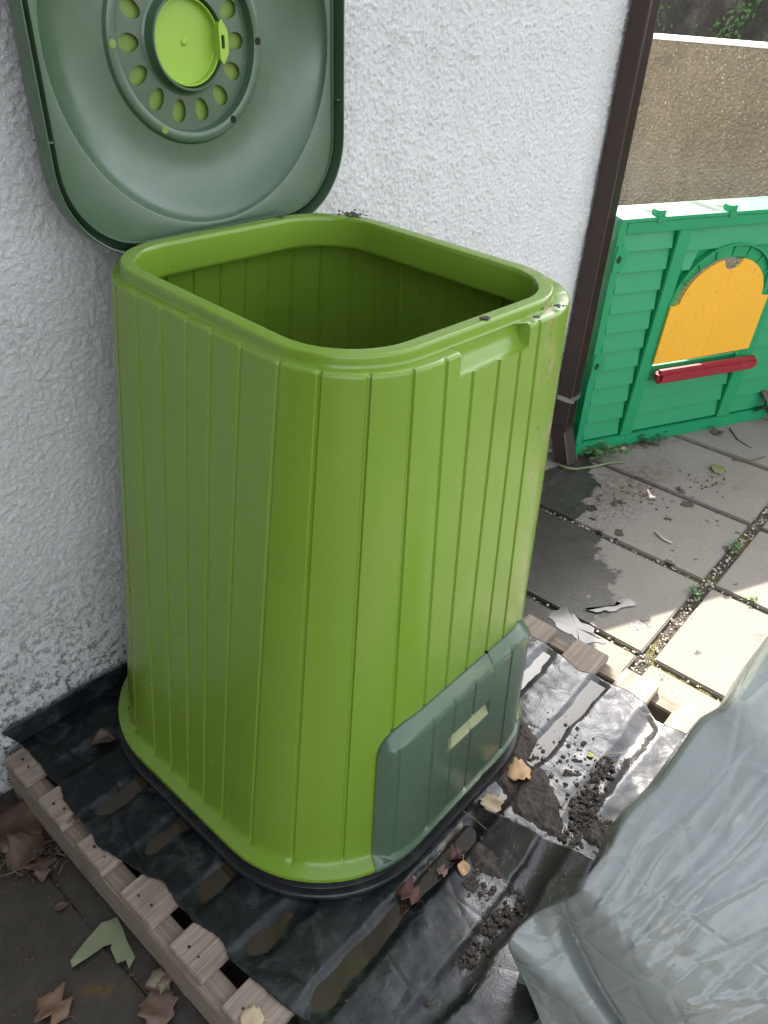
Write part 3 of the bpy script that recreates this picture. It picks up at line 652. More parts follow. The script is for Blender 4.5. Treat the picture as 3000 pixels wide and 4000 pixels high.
def sheet():
    ys = np.concatenate([np.arange(-.006, -1.155, -.0045)]); ns = 300
    s = np.linspace(0, 1, ns)[None, :]; Y = np.repeat(ys[:, None], ns, 1); XL = xL(ys)[:, None]; XR = xR(ys)[:, None]; X = XL+(XR-XL)*s
    X = X+np.where(s < .5, (1-s*2)**4, -(s*2-1)**4)*0.004*(vn(Y*3, X*0+1, 40, 3)-.5)
    Z = sheet_z(X, Y)
    # creased upturn against the wall: rows above the wall line
    up = []; ne = 12
    for k in range(ne, 0, -1):
        h = .052*k/ne; yy = np.full(ns, 0.); xx = X[0]-.012*k/ne-.016*(k/ne)*(1-s[0]); yw = WY(xx)-.010-.010*(1-k/ne); up.append(np.stack([xx, yw, .1345+h*(.9+.25*vn(xx*3, xx*0, 5, 2))], -1))
    V = np.concatenate([np.array(up), np.stack([X, Y, Z], -1)], 0)
    o = mesh('plastic_sheet', V.reshape(-1, 3), grid_faces(len(up)+len(ys), ns), MAT['sheet'], smooth=True)
    md = o.modifiers.new('thick', 'SOLIDIFY'); md.thickness = .0009; md.offset = -1
    tag(o, 'creased wet black plastic sheet spread over the pallet', 'plastic sheet')
    # muddy water standing in the troughs between the boards
    V = []; F = []
    for a, b in GAPS[1:-1]:
        n = 60; ya, yb = a-.014, b+.014; x0, x1 = float(xL((a+b)/2))+.012, float(xR((a+b)/2))-.02; k = len(V)
        for i in range(n):
            x = x0+(x1-x0)*i/(n-1); V += [(x, ya, .1292), (x, yb, .1292)]
        F += [[k+2*i, k+2*i+2, k+2*i+3, k+2*i+1] for i in range(n-1)]
    tag(mesh('puddle', V, F, MAT['mud']), kind='structure')
sheet()

def blob(name, pts, z, mat, rag=.006, thick=0., seed=0):
    """flat pool with a ragged outline given by image pixels"""
    q = cur(pts, z); n = len(q); out = []
    for i in range(n):
        a, b = q[i], q[(i+1) % n]; 
        for k in range(8):
            p = a+(b-a)*k/8; out.append(p+rag*(np.array([vn(p[0]*40, p[1]*40, 1, 2, .5, seed), vn(p[0]*40, p[1]*40, 1, 2, .5, seed+1)])-.5)*2)
    c = np.mean(out, 0); V = [(c[0], c[1], z)]; rings = (.4, .75, .93, 1.)
    for r in rings:
        for p in out: V.append((c[0]+(p[0]-c[0])*r, c[1]+(p[1]-c[1])*r, z))
    m_ = len(out); F = [[0, 1+i, 1+(i+1) % m_] for i in range(m_)]
    for k in range(len(rings)-1):
        F += [[1+k*m_+i, 1+(k+1)*m_+i, 1+(k+1)*m_+(i+1) % m_, 1+k*m_+(i+1) % m_] for i in range(m_)]
    return tag(mesh(name, V, F, mat, smooth=True), kind='structure')
Z8 = lambda L: [(1800+.7233*a, 2500+.7233*b) for a, b in L]; Z4 = lambda L: [(2000+.3617*a, 2350+.3617*b) for a, b in L]; Z6 = lambda L: [(1100+.7836*a, 2900+.7836*b) for a, b in L]
blob('puddle', Z4([(560, 60), (640, 110), (760, 190), (860, 250), (900, 320), (1010, 430), (1000, 480), (900, 460), (760, 440), (650, 400), (560, 330), (470, 260), (400, 190), (430, 130)]), .0040, MAT['pale'], .020)
blob('puddle', Z4([(1060, 110), (1160, 70), (1290, 60), (1330, 20), (1270, -30), (1150, -60), (1120, -20), (1180, 10), (1080, 50), (820, 80), (740, 60), (900, 100)]), .0040, MAT['pale'], .012)

# ------------------------------------------------------------------ soil: mud patches and crumbs
def mud():
    pts = []; V = []; F = []
    areas = [(Z8([(300, 420), (360, 450), (420, 560), (380, 640), (480, 740), (520, 860), (560, 980), (560, 1060), (470, 1050), (380, 990), (290, 940), (220, 800), (180, 760), (240, 640), (290, 520)]), .010, .1345),
             (Z8([(690, 980), (750, 990), (790, 1070), (790, 1150), (700, 1120), (655, 1080)]), .016, .133), (Z8([(560, 700), (650, 720), (640, 750), (540, 740)]), .012, .134),
             (Z6([(740, 1), (760, 2), (765, 3)]) if 0 else Z8([(40, 1090), (90, 1080), (200, 1190), (220, 1290), (130, 1270), (60, 1230)]), .010, .133)]
    k = 0
    for poly, h, zb in areas:
        q = cur(poly, zb); x0, y0 = q.min(0)-.01; x1, y1 = q.max(0)+.01; st = .0025
        xs = np.arange(x0, x1, st); ys = np.arange(y0, y1, st); X, Y = np.meshgrid(xs, ys)
        # signed distance to polygon
        d = np.full(X.shape, 9.); ins = np.zeros(X.shape, bool)
        for i in range(len(q)):
            a, b = q[i], q[(i+1) % len(q)]; e = b-a; t = np.clip(((X-a[0])*e[0]+(Y-a[1])*e[1])/(e@e), 0, 1)
            d = np.minimum(d, np.hypot(X-a[0]-t*e[0], Y-a[1]-t*e[1])); c = ((a[1] > Y) != (b[1] > Y)) & (X < (b[0]-a[0])*(Y-a[1])/(b[1]-a[1]+1e-12)+a[0]); ins ^= c
        d = np.where(ins, d, -d)+.012*(vn(X, Y, 70, 3)-.5)
        Z = sheet_z(X, Y)+np.clip(d/.014, -.6, 1)*h*(.25+.75*vn(X, Y, 80, 4, .62, 1))-.001
        Z += .003*vn(X, Y, 220, 2, .5, 2)*(d > 0)
        f = np.array(grid_faces(len(ys), len(xs))); keep = (d.reshape(-1)[f] > -.004).all(1); f = f[keep]
        V.append(np.stack([X, Y, Z], -1).reshape(-1, 3)); F += (f+k).tolist(); k += X.size
    tag(mesh('mud', np.concatenate(V), F, MAT['soil'], smooth=True), 'wet brown mud smeared on the black sheet beside the bin', 'mud', kind='stuff')
mud()
def lump(b, p, s, sq_=.7):
    bm = bmesh.new(); bmesh.ops.create_icosphere(bm, subdivisions=1 if s < .004 else 2, radius=s); ph = random.random()*9
    for v in bm.verts:
        k = 1+.8*(float(vn(v.co.x/s*1.3+ph, v.co.y/s*1.3+v.co.z/s*2, 1, 3, .6))-.5)*2; v.co = Vector((v.co.x*k*random.uniform(.75, 1.25)*(.8+.5*math.sin(ph)**2), v.co.y*k*random.uniform(.8, 1.2), v.co.z*k*sq_*.8))+Vector(p)
    b.bm(bm)
def crumbs():
    b = B()
    def line(pts, n, sp, s0, s1, z=None):
        for _ in range(n):
            i = random.random()*(len(pts)-1); k = int(i); t = i-k; x = pts[k][0]*(1-t)+pts[k+1][0]*t+random.gauss(0, sp); y = pts[k][1]*(1-t)+pts[k+1][1]*t+random.gauss(0, sp)
            p = G(x, y, .134 if z is None else z); s = s0+(s1-s0)*random.random()**4*.85; zz = float(sheet_z(p[0], p[1])) if z is None else z
            if z is None and zz < .1292: zz = .1292
            lump(b, (p[0], p[1], zz+s*.35), s)
    line(Z6([(960, 520), (1000, 600), (930, 700), (960, 750), (1060, 740)]), 200, 14, .0015, .0065)
    line(Z6([(1150, 730), (1200, 790), (1120, 850), (1060, 900), (1040, 960), (950, 1060), (890, 1110)]), 330, 14, .0012, .006)
    line(Z6([(600, 800), (640, 830), (760, 1280), (720, 1310), (800, 1250)]), 40, 12, .001, .004)
    line(Z6([(700, 650), (800, 560), (880, 560)]), 30, 14, .001, .005)
    line(Z8([(820, 640), (740, 740), (700, 860), (620, 900), (650, 950), (760, 1000), (790, 1060)]), 620, 22, .0012, .008)
    line(Z8([(560, 480), (600, 560), (640, 620), (560, 700), (640, 740)]), 130, 34, .001, .006)
    line(Z8([(380, 560), (440, 700), (560, 1050), (620, 1050), (700, 1180)]), 260, 20, .001, .006)
    line(Z8([(540, 430), (590, 490), (640, 610), (760, 600)]), 50, 30, .001, .005)
    line(Z8([(60, 1330), (140, 1430), (90, 1740), (20, 1740)]), 30, 16, .001, .005)
    for _ in range(70): p = G(random.uniform(1200, 2300), random.uniform(3350, 3980), .134); s = random.uniform(.0008, .0025); lump(b, (p[0], p[1], float(sheet_z(p[0], p[1]))+s*.3), s)
    tag(b.make('soil_crumbs', MAT['soil']), 'crumbs of dark wet soil scattered over the black sheet', 'soil', kind='stuff')
    b = B()
    line([(2300+.0, 1990), (2330, 1945), (2420, 1925), (2480, 1930), (2560, 1960)], 60, 12, .002, .007, 0.)
    line([(2390, 1960), (2430, 1975)], 26, 10, .003, .009, 0.)
    line([(2480, 1880), (2560, 1930), (2700, 1870), (2790, 1880), (2820, 1895)], 150, 22, .0012, .006, 0.)
    line([(2540, 1880), (2640, 1920), (2740, 1975), (2850, 2010)], 50, 16, .001, .004, -.006)
    for _ in range(60): line([(random.uniform(0, 560), random.uniform(3300, 3990))], 0, 0, 0, 0)
    for _ in range(120):
        p = G(random.uniform(0, 620), random.uniform(3250, 3990), 0); s = random.uniform(.001, .0032); lump(b, (p[0], p[1], -.003+s*.3), s)
    tag(b.make('soil_crumbs', MAT['dsoil']), 'reddish dry soil crumbs spilled on the paving by the playhouse panel', 'soil', kind='stuff')
    b = B()      # dirt left on the bin rim
    for (px, py, z, n, sp) in ((1385, 838, 1.160, 50, 16), (1350, 833, 1.160, 16, 22), (1095, 850, 1.160, 14, 10), (1895, 1245, 1.160, 46, 9), (2115, 1205, 1.146, 10, 8), (2095, 1240, 1.145, 12, 7), (2182, 1195, 1.145, 8, 9)):
        for _ in range(n):
            p = G(px+random.gauss(0, sp), py+random.gauss(0, sp*.25), z); lump(b, (p[0], p[1], z+.001), random.uniform(.001, .0034))
    tag(b.make('rim_dirt', MAT['soil']), 'clumps of dark soil stuck on the rim of the green bin', 'soil', kind='stuff')
crumbs()

# ------------------------------------------------------------------ playhouse wall panel
def playhouse():
    A = (1.9807, -.141, 0); rz = math.atan2(-.43617, .89986); root = empty('playhouse_panel', A, rz); root.rotation_euler = (0, 0, rz)
    tag(root, 'green plastic playhouse wall panel with yellow shutters standing by the drainpipe', 'playhouse wall')
    g = MAT['hgreen']; H = .925; W = 1.035; cx, cz = .512, .60
    ell = lambda a, b, t0, t1, n: [(cx+a*math.cos(t0+(t1-t0)*i/n), cz+b*math.sin(t0+(t1-t0)*i/n)) for i in range(n+1)]
    hole = [(cx+.215, .345), (cx+.215, cz)]+ell(.196, .159, 0, math.pi, 30)[1:-1]+[(cx-.215, cz), (cx-.215, .345)]
    b = B(); b.bm(poly_extrude([(0, 0), (W, 0), (W, H), (-.058, H)], [hole], 0, .010))
    fr = [(.212, .272, .055, .885), (.725, .800, .055, .72), (W-.025, W, 0, H)]
    for x0, x1, z0, z1 in fr: b.box(x0, x1, -.024, -.0004, z0, z1, .003)
    b.bm(poly_extrude([(0, 0), (.030, 0), (.030-.058, H), (-.058, H)], [], -.024, -.0004))
    b.box(.0303, W-.0253, -.0237, -.0004, .0, .056, .003); b.box(-.0257, W-.0253, -.0233, -.0004, .884, H, .003)
    # lapped boards moulded into the panel
    def lap(x0, x1, z0, z1):
        v = [(x0, -.0165, z0), (x1, -.0165, z0), (x1, -.0005, z0), (x0, -.0005, z0), (x0, -.0035, z1), (x1, -.0035, z1), (x1, -.0005, z1), (x0, -.0005, z1)]
        b.add(v, [[0, 1, 5, 4], [0, 3, 2, 1], [3, 0, 4, 7], [1, 2, 6, 5], [4, 5, 6, 7]])
    z = .064
    while z < .87:
        z1 = min(z+.0755, .880)
        lap(.040-.062*z, .204, z, z1)
        if z1 < .74: lap(.805, W-.027, z, z1)
        z += .0758
    for z0 in (.066, .140, .214): lap(.277, .720, z0, z0+.0735)
    lap(.277, W-.027, .805, .880)
    b.add([(.277, -.0205, .735), (.315, -.0205, .735), (.345, -.004, .80), (.277, -.004, .80)], [[0, 1, 2, 3]])
    lap(.76, W-.027, .735, .803)
    for zc_, s in ((.80, .036), (.395, .036), (.03, .022)):     # hinge lugs on the left edge
        pts = [(.004-.058*zc_/H+s*math.cos(t)*1.15+.010, zc_+s*1.3*math.sin(t)) for t in np.linspace(-math.pi/2, math.pi/2, 16)]; pts = [(.002-.06*zc_, zc_-s*1.3)]+pts+[(.002-.06*zc_, zc_+s*1.3)]
        b.bm(poly_extrude(pts, [], -.0275, -.0242))
    # deep top ledge
    b.add([(-.055, -.027, H), (W, -.027, H), (W, -.027, H+.012), (-.055, -.027, H+.012), (-.055, .098, H-.01), (W, .098, H-.01), (W, .098, H+.024), (-.055, .098, H+.024)], [[0, 1, 2, 3], [3, 2, 6, 7], [7, 6, 5, 4], [4, 5, 1, 0], [0, 3, 7, 4], [1, 5, 6, 2]])
    b.box(-.088, .16, .100, .1145, 0, H-.0105); b.box(W-.012, W+.001, .0105, .0995, 0, H-.0105)  # left strip: hidden, added to stop sun leaking between wall and panel
    b.make('wall_panel', g, root)
    nv = N('deep_green_hole'); nv.col((.002, .03, .012)); nv.rough(.8)
    for zc_ in (.80, .395):
        v = [(.021-.058*zc_/H+.0105*math.cos(t), -.0283, zc_+.0135*math.sin(t)) for t in np.linspace(0, 2*math.pi, 17)[:-1]]; v += [(x, -.0275, z) for x, y, z in v]
        mesh('bolt_hole', v, [list(range(16))]+[[i, (i+1) % 16, 16+(i+1) % 16, 16+i] for i in range(16)], nv.m, root)
    for x in (.093, .415):     # slot and clip on the ledge
        c = B().box(x, x+.034, -.024, .012, H+.0135, H+.033, .001); c.box(x, x+.034, -.030, -.0165, H-.005, H+.014, .001); c.make('clip', g, root)
        zq = lambda y: H+.012+(y+.027)*.012/.125+.0006
        v = [(x-.006, .022, zq(.022)), (x+.022, .022, zq(.022)), (x+.03, .045, zq(.045)), (x-.012, .045, zq(.045))]; mesh('slot', v, [[0, 1, 2, 3]], nv.m, root)
    v = [(.356, -.010, zq(-.010)), (.392, -.010, zq(-.010)), (.366, .092, zq(.092)), (.322, .092, zq(.092))]; mesh('slot', v, [[0, 1, 2, 3]], nv.m, root)
    # arch of moulded blocks
    o = ell(.240, .212, -.03, math.pi+.03, 40); i_ = ell(.203, .166, -.03, math.pi+.03, 40)[::-1]
    a = B(); a.bm(poly_extrude(o+i_, [], -.0125, -.0008))
    o2 = ell(.247, .219, -.03, math.pi+.03, 40); i2 = ell(.2405, .2125, -.03, math.pi+.03, 40)[::-1]; a.bm(poly_extrude(o2+i2, [], -.027, -.0006))
    for t in np.linspace(.12, math.pi-.12, 9):
        p0 = (cx+.206*math.cos(t), cz+.169*math.sin(t)); p1 = (cx+.239*math.cos(t), cz+.211*math.sin(t)); a.tube([(p0[0], -.0135, p0[1]), (p1[0], -.0175, p1[1])], .004, 6)
    a.make('window_arch', g, root)
    for s in (-1, 1):
        X = lambda q: cx-.004+s*q
        pts = [(X(.0015), .372), (X(.243), .372 if s < 0 else .378), (X(.243), .603), (X(.222), .603)]+[(X(.204*math.cos(t)), cz+.167*math.sin(t)) for t in np.linspace(.06, 1.33, 22)]
        pts += [(X(.048*math.cos(t)), .775-.052*math.sin(t)) for t in np.linspace(.35, 1.52, 9)]+[(X(.0015), .722)]
        bb = B(); bb.bm(poly_extrude(pts, [], -.035, -.0265)); bm = bmesh.new(); bm.free()
        sh = bb.make('shutter', MAT['hyel'], root); 
        md = sh.modifiers.new('b', 'BEVEL'); md.width = .002; md.segments = 2; md.limit_method = 'ANGLE'
    sl = B().box(.284, .798, -.072, -.0245, .292, .346, .014); autosmooth(sl.make('window_sill', MAT['hred'], root), 50)
    for o in root.children:      # shear the panel sideways and shorten it to fit its image coordinates
        for v in o.data.vertices: v.co.z *= .981; v.co.x += .054*v.co.z
playhouse()

# ------------------------------------------------------------------ tarpaulin-like bag on the right
def bag():
    R = [(3330, 2060, .84), (3160, 2330, .76), (3000, 2536, .70), (2870, 2739, .655), (2762, 2818, .63), (2653, 2963, .60), (2567, 3079, .575), (2451, 3194, .55), (2379, 3317, .52), (2290, 3430, .49), (2235, 3500, .455), (2089, 3570, .37), (1992, 3672, .335), (2015, 3760, .28), (2068, 3874, .21), (2118, 4000, .14), (2150, 4100, .10)]
    Rw = np.array([G(x, y, z) for x, y, z in R])
    nb = len(R)
    Bs = np.array([(.52, -2.15, .02), (.47, -2.05, .01), (.43, -1.98, .01), (.39, -1.92, .01), (.36, -1.88, .01), (.33, -1.84, .01), (.30, -1.80, .01), (.27, -1.75, .01), (.24, -1.68, .01), (.21, -1.61, .01), (.18, -1.54, .01), (.16, -1.48, .01), (.15, -1.43, .01), (.14, -1.39, .01), (.13, -1.36, .01), (.13, -1.33, .01), (.13, -1.31, .01)])
    T = 260; Sn = 150
    def rs(P, n):
        t = np.linspace(0, len(P)-1, n); i = np.clip(t.astype(int), 0, len(P)-2); f = (t-i)[:, None]
        p0 = P[np.maximum(i-1, 0)]; p1 = P[i]; p2 = P[i+1]; p3 = P[np.minimum(i+2, len(P)-1)]
        return .5*((2*p1)+(-p0+p2)*f+(2*p0-5*p1+4*p2-p3)*f*f+(-p0+3*p1-3*p2+p3)*f**3)
    Rt = rs(Rw, T); Bt = rs(Bs, T); tt = np.linspace(0, 1, T)[:, None]; ss = np.linspace(0, 1, Sn)[None, :]
    Ct = (Rt*.62+Bt*.38)+np.array([-.03, -.03, .05])*(1-tt**3)
    P = ((1-ss)**2)[..., None]*Rt[:, None]+(2*ss*(1-ss))[..., None]*Ct[:, None]+(ss**2)[..., None]*Bt[:, None]
    du = np.gradient(P, axis=0); dv = np.gradient(P, axis=1); nn = np.cross(du, dv); nn /= np.linalg.norm(nn, axis=-1, keepdims=True)+1e-9
    if (nn[T//2, Sn//2] @ (CAM-P[T//2, Sn//2])) < 0: nn = -nn
    q = ss*(34-10*tt)+2.2*np.sin(tt*3.4+.4)+(vn(tt*2.2+ss, ss*3, 1, 2)-.5)*5.0
    fold = (1-np.abs(np.sin(q*math.pi*.5)))**1.3*1.4*(.35+.9*vn(tt*3, ss*9, 1, 2, .5, 1)); fine = np.abs(np.sin(q*math.pi*1.37+tt*4))
    den = np.clip(ss*14, 0, 1)*np.clip(1.25-ss*2.3, .10, 1)*np.clip((tt-.15)/.35, .10, 1)*np.clip((.66-tt)/.08, .02, 1)
    cre = 0
    for c0, c1, wd in ((.16, .30, .006), (.30, .22, .005), (.42, .60, .007), (.55, .40, .005), (.24, .62, .005), (.08, .36, .004), (.62, .30, .004)):
        cre = cre+np.exp(-np.abs((ss-(c0+(c1-c0)*tt+.02*np.sin(tt*9)))/wd)**1.2)*(.4+.6*vn(tt*6, ss*0+c0*9, 1, 2))*np.clip((.62-tt)/.1, 0, 1)
    big = (vn(tt*3, ss*3+tt, 1, 2)-.5)*.014*np.clip(ss*5, 0, 1)
    tuck = -.030*np.exp(-((tt*16-10.6-ss*1.5)/.16)**2)*np.clip(ss*8, 0, 1)
    P = P+nn*((fold*.0050*np.clip(vn(tt*4, ss*12, 1, 2, .5, 2)*2.4-.7, .05, 1.3)+fine*.0008)*den+cre*.0065*np.clip(ss*9, 0, 1)+big+tuck)[..., None]
    # small nicks along the ridge, then the back side falling away behind it
    back = []
    for k, (a, z) in enumerate(((.012, .006), (.03, .03), (.05, .09), (.06, .30), (.06, .60))):
        w_ = np.clip((tt-.45)/.15, 0, 1)[:, 0]; o = Rt+np.stack([a*(.7+.3*w_), a*(.5-.75*w_), -z+0*w_], -1); o[:, 2] = np.maximum(o[:, 2], .0); back.append(o)
    P = np.concatenate([np.stack(back[::-1], 1), P], 1)
    o = mesh('plastic_bag', P.reshape(-1, 3), grid_faces(T, P.shape[1]), MAT['bag'], smooth=True); md = o.modifiers.new('thick', 'SOLIDIFY'); md.thickness = .001
    tag(o, 'bulky grey green plastic sack with long creases beside the pallet', 'plastic sack')
bag()

# ------------------------------------------------------------------ leaves, scraps, twigs, weeds
def ground_at(px, py, z):
    p = G(px, py, z); return p
def outline_leaf(kind):
    if kind == 'oval': return [(math.sin(math.pi*t)**.8*.36*(1+.06*math.sin(t*40)), t) for t in np.linspace(0, 1, 14)]
    if kind == 'broad': return [(max(.02, math.sin(math.pi*t)**.6*.46*(1+.16*math.sin(t*23+1))), t) for t in np.linspace(0, 1, 18)]
    return [(max(.02, [.05, .18, .42, .30, .16, .34, .50, .30, .20, .28, .16, .10, .02][int(t*12)]), t) for t in np.linspace(0, 1, 13)]
def leaf(label, px, py, z, size, rot, mat, kind='oval', curl=.25, flop=0., lift=.0, name='fallen_leaf', cat='leaf', group=None, tilt=0.):
    h = outline_leaf(kind); V = []; cols = 7
    for (wd, t) in h:
        for c in range(cols):
            u = c/(cols-1)*2-1; x = wd*u; zz = curl*(abs(u)**1.6)*wd*1.2+curl*.5*math.sin(t*math.pi)+.05*math.sin(t*9+u*3)*(1 if curl > .1 else .3); V.append((x*size, (t-.5)*size, (zz+.02-flop*(t-.5)**2)*size))
    F = grid_faces(len(h), cols); o = mesh(name, V, F, mat, smooth=True); p = G(px, py, z); o.location = (p[0], p[1], (p[2] if z < .1 else float(sheet_z(p[0], p[1])))+lift+.001); o.rotation_euler = (tilt, 0, rot)
    md = o.modifiers.new('t', 'SOLIDIFY'); md.thickness = .0005
    st = B().tube([(0, -.5*size, .02*size), (size*.03, -.62*size, .05*size), (size*.0, -.78*size, .03*size)], .0007, 5); st.make('leaf_stalk', mat, o)
    return tag(o, label, cat, group)
LT_, LB, LR, LG, LD = m_leaf('tan_leaf', (.42, .25, .11), (.62, .42, .22)), m_leaf('brown_leaf', (.055, .034, .022), (.12, .075, .048)), m_leaf('red_brown_leaf', (.055, .022, .016), (.12, .05, .036)), m_leaf('green_leaf', (.035, .10, .03), (.09, .20, .06)), m_leaf('dark_leaf', (.05, .035, .02), (.12, .08, .05))
LP = m_leaf('pale_leaf', (.36, .26, .15), (.52, .42, .28)); LY = m_leaf('yellow_leaf', (.45, .42, .08), (.62, .55, .2))
leaf('large curled tan leaf on the mud beside the hatch', 2030, 3022, .137, .058, .9, LT_, 'broad', .30, lift=.006)
leaf('pale tan leaf lying flat at the start of the sheet fold', 1918, 3140, .137, .050, 2.4, LP, 'broad', .12, lift=.008)
leaf('small tan leaf in the middle of the muddy puddle', 1810, 3395, .135, .034, 2.2, LT_, 'oval', .15, lift=.002)
leaf('crumpled reddish brown leaf in front of the bin base', 1590, 3495, .135, .050, .3, LR, 'lobed', .45, lift=.003)
leaf('reddish leaf scrap standing in the puddle edge', 1780, 3340, .135, .034, 1.2, LR, 'lobed', .45, lift=.004)
leaf('pinkish brown leaf scrap between two bigger leaves', 1725, 3400, .135, .026, .2, m_leaf('pink_leaf', (.15, .085, .065), (.24, .15, .115)), 'lobed', .3, lift=.003)
leaf('tiny yellow green leaf on the wet sheet', 2305, 2952, .137, .018, .8, LY, 'oval', .1, lift=.003)
leaf('brown lobed leaf on the concrete at the bottom left', 205, 3935, 0., .072, .3, m_leaf('rust_leaf', (.11, .060, .035), (.20, .12, .075)), 'lobed', .18)
leaf('narrow brown leaf on the concrete close to the pallet side', 620, 3940, 0., .070, 2.7, m_leaf('rust_leaf', (.09, .055, .038), (.17, .11, .075)), 'broad', .2)
leaf('large rusty brown leaf by the foot of the white wall', 60, 3250, 0., .13, .4, m_leaf('rust_leaf', (.04, .022, .013), (.09, .05, .028)), 'broad', .22)
leaf('dark crumpled leaf in the corner by the pallet', 110, 3340, 0., .09, 1.7, LD, 'broad', .35)
leaf('dark brittle leaf fragment beside the pallet side', 170, 3395, 0., .06, 2.6, LD, 'lobed', .35)
leaf('small brown oval leaf on the bare concrete', 238, 3540, 0., .026, 1.1, LB, 'oval', .1)
leaf('tan leaf wedged under the fold near the wall end of the sheet', 400, 2885, .135, .055, 1.0, LB, 'oval', .35)
leaf('tan leaf flake stuck on the bottom pallet board', 985, 3985, .131, .040, .6, LP, 'broad', .05)
leaf('yellowish dead leaf among the weeds at the panel foot', 2335, 1748, .0, .075, .5, LP, 'broad', .4, lift=.012)
leaf('pale green leaf with a long stalk on the paving', 2800, 1835, .0, .075, -1.0, m_leaf('dull_leaf', (.13, .15, .05), (.22, .23, .09)), 'oval', .12)
leaf('dark brown curled leaf on the far paving', 2800, 1695, .0, .055, 1.3, LD, 'broad', .35)
for i, (px, py, s, r) in enumerate(((2925, 1560, .16, .3), (2965, 1600, .15, 1.6), (2990, 1545, .17, 2.3), (2945, 1630, .13, 4.), (2890, 1610, .12, .9), (2995, 1640, .15, 5.1))):
    leaf('brown dead leaf in the heap at the right end of the green panel', px, py, 0., s, r, LB, 'broad', .5, lift=.01+.03*(i % 3), group='dead leaves heaped against the panel')
def scrap():
    Z9 = lambda a, b: (a*.4522, 3000+b*.4522)
    pts = [(1010, 1290), (930, 1330), (880, 1340), (740, 1500), (610, 1670), (625, 1725), (780, 1630), (900, 1540), (975, 1525), (955, 1560), (1010, 1690), (1090, 1665), (1115, 1735), (1170, 1640), (1100, 1500), (1060, 1390)]
    q = [G(*Z9(a, b), .004)[:2] for a, b in pts]; c = np.mean(q, 0); bm = bmesh.new(); vs = [bm.verts.new((p[0]-c[0], p[1]-c[1], .004+.0022*abs(math.sin(i*1.3)))) for i, p in enumerate(q)]
    es = [bm.edges.new((vs[i], vs[(i+1) % len(vs)])) for i in range(len(vs))]; bmesh.ops.triangle_fill(bm, edges=es, use_beauty=True); me = bpy.data.meshes.new('plastic_scrap'); bm.to_mesh(me); bm.free()
    o = bpy.data.objects.new('plastic_scrap', me); COL.objects.link(o); me.materials.append(m_simple('pale_green_film', (.19, .215, .12), .5, .25, 30, .001, 60)); o.location = (c[0], c[1], 0)
    md = o.modifiers.new('t', 'SOLIDIFY'); md.thickness = .0015; tag(o, 'torn pale green plastic scrap with a notch on the ground by the pallet', 'plastic scrap')
scrap()
def stick(name, label, pts, r, mat, cat='twig', sheet_=False):
    P = [G(x, y, z) for x, y, z in pts]
    if sheet_: P = [np.array([p[0], p[1], max(p[2], float(sheet_z(p[0], p[1]))+r)]) for p in P]
    c = P[0].copy(); c[2] = 0
    o = B().tube([tuple(p-c) for p in P], [r*(1-.5*i/len(P)) for i in range(len(P))], 6).make(name, mat, smooth=True); o.location = tuple(c); return tag(o, label, cat)
TW = m_simple('twig_bark', (.10, .07, .045), .8); TP = m_simple('straw', (.50, .42, .32), .6); TG = m_simple('green_stem', (.16, .19, .09), .6)
stick('twig', 'thin brown stalk leaning from the bin foot over the puddle', [(1770, 3140, .150), (1850, 3195, .145), (1905, 3245, .142), (1935, 3295, .139)], .0011, m_simple('stalk', (.22, .16, .11), .7))
stick('twig', 'pale curved root on the wet sheet by the bag', [(2313, 3020, .139), (2325, 2978, .142), (2365, 2942, .142), (2410, 2943, .141), (2460, 2935, .139)], .0014, TP)
stick('twig', 'dark twig on the far paving near the dead leaf heap', [(2850, 1672, .004), (2880, 1715, .006), (2910, 1735, .004), (2935, 1750, .003)], .003, TW)
stick('twig', 'forked dark twig lying along the farthest paving joint', [(2860, 1795, .004), (2930, 1800, .008), (2965, 1790, .01), (2990, 1783, .006)], .0028, TW)
stick('stem', 'long pale green stem on the wet paving by the downpipe', [(2180, 1815, .012), (2215, 1828, .008), (2250, 1832, .008), (2320, 1822, .010), (2380, 1808, .008), (2440, 1805, .004)], .0055, TG, 'plant stem')
stick('twig', 'pale straight straw on the grey paving slab', [(2560, 2078, .003), (2590, 2105, .004), (2625, 2122, .003)], .005, TP)
stick('twig', 'long dark twig on the concrete at the left edge', [(0, 3425, .004), (70, 3400, .006), (120, 3360, .006), (150, 3320, .004)], .0025, TW)
def weeds(name, label, spots, n, spread, hs, ls, mats, cat='weed'):
    root = None; p0 = G(*spots[0], 0.); root = empty(name, (p0[0], p0[1], 0)); tag(root, label, cat); st = B(); parts = [([], []) for _ in mats]
    for _ in range(n):
        s = random.choice(spots); p = G(s[0]+random.gauss(0, spread), s[1]+random.gauss(0, spread*.4), 0)-np.array([p0[0], p0[1], 0]); h = random.uniform(.3, 1)*hs; tip = Vector((p[0]+random.gauss(0, h*.5), p[1]+random.gauss(0, h*.5), h)); mid = (Vector(p)+tip)/2+Vector((0, 0, h*.2))
        st.tube([tuple(p), tuple(mid), tuple(tip)], [.0009, .0007, .0004], 4, False)
        V, F = random.choice(parts); a = random.random()*6.28; u = Vector((math.cos(a), math.sin(a), random.uniform(-.35, .35))); w_ = Vector((-math.sin(a), math.cos(a), random.uniform(-.35, .35))); l = ls*random.uniform(.5, 1.1); i = len(V)
        V += [tuple(tip), tuple(tip+u*l*.45+w_*l*.42), tuple(tip+u*l*.9+w_*l*.30), tuple(tip+u*l*1.0), tuple(tip+u*l*.9-w_*l*.30), tuple(tip+u*l*.45-w_*l*.42)]; F.append([i, i+1, i+2, i+3, i+4, i+5])
    V, F = parts[0]; i = len(V); V += [tuple(v) for v in st.v]; F += [[j+i for j in f] for f in st.f]
    for (V, F), mt in zip(parts, mats):
        if V: mesh('foliage', V, F, mt, root)
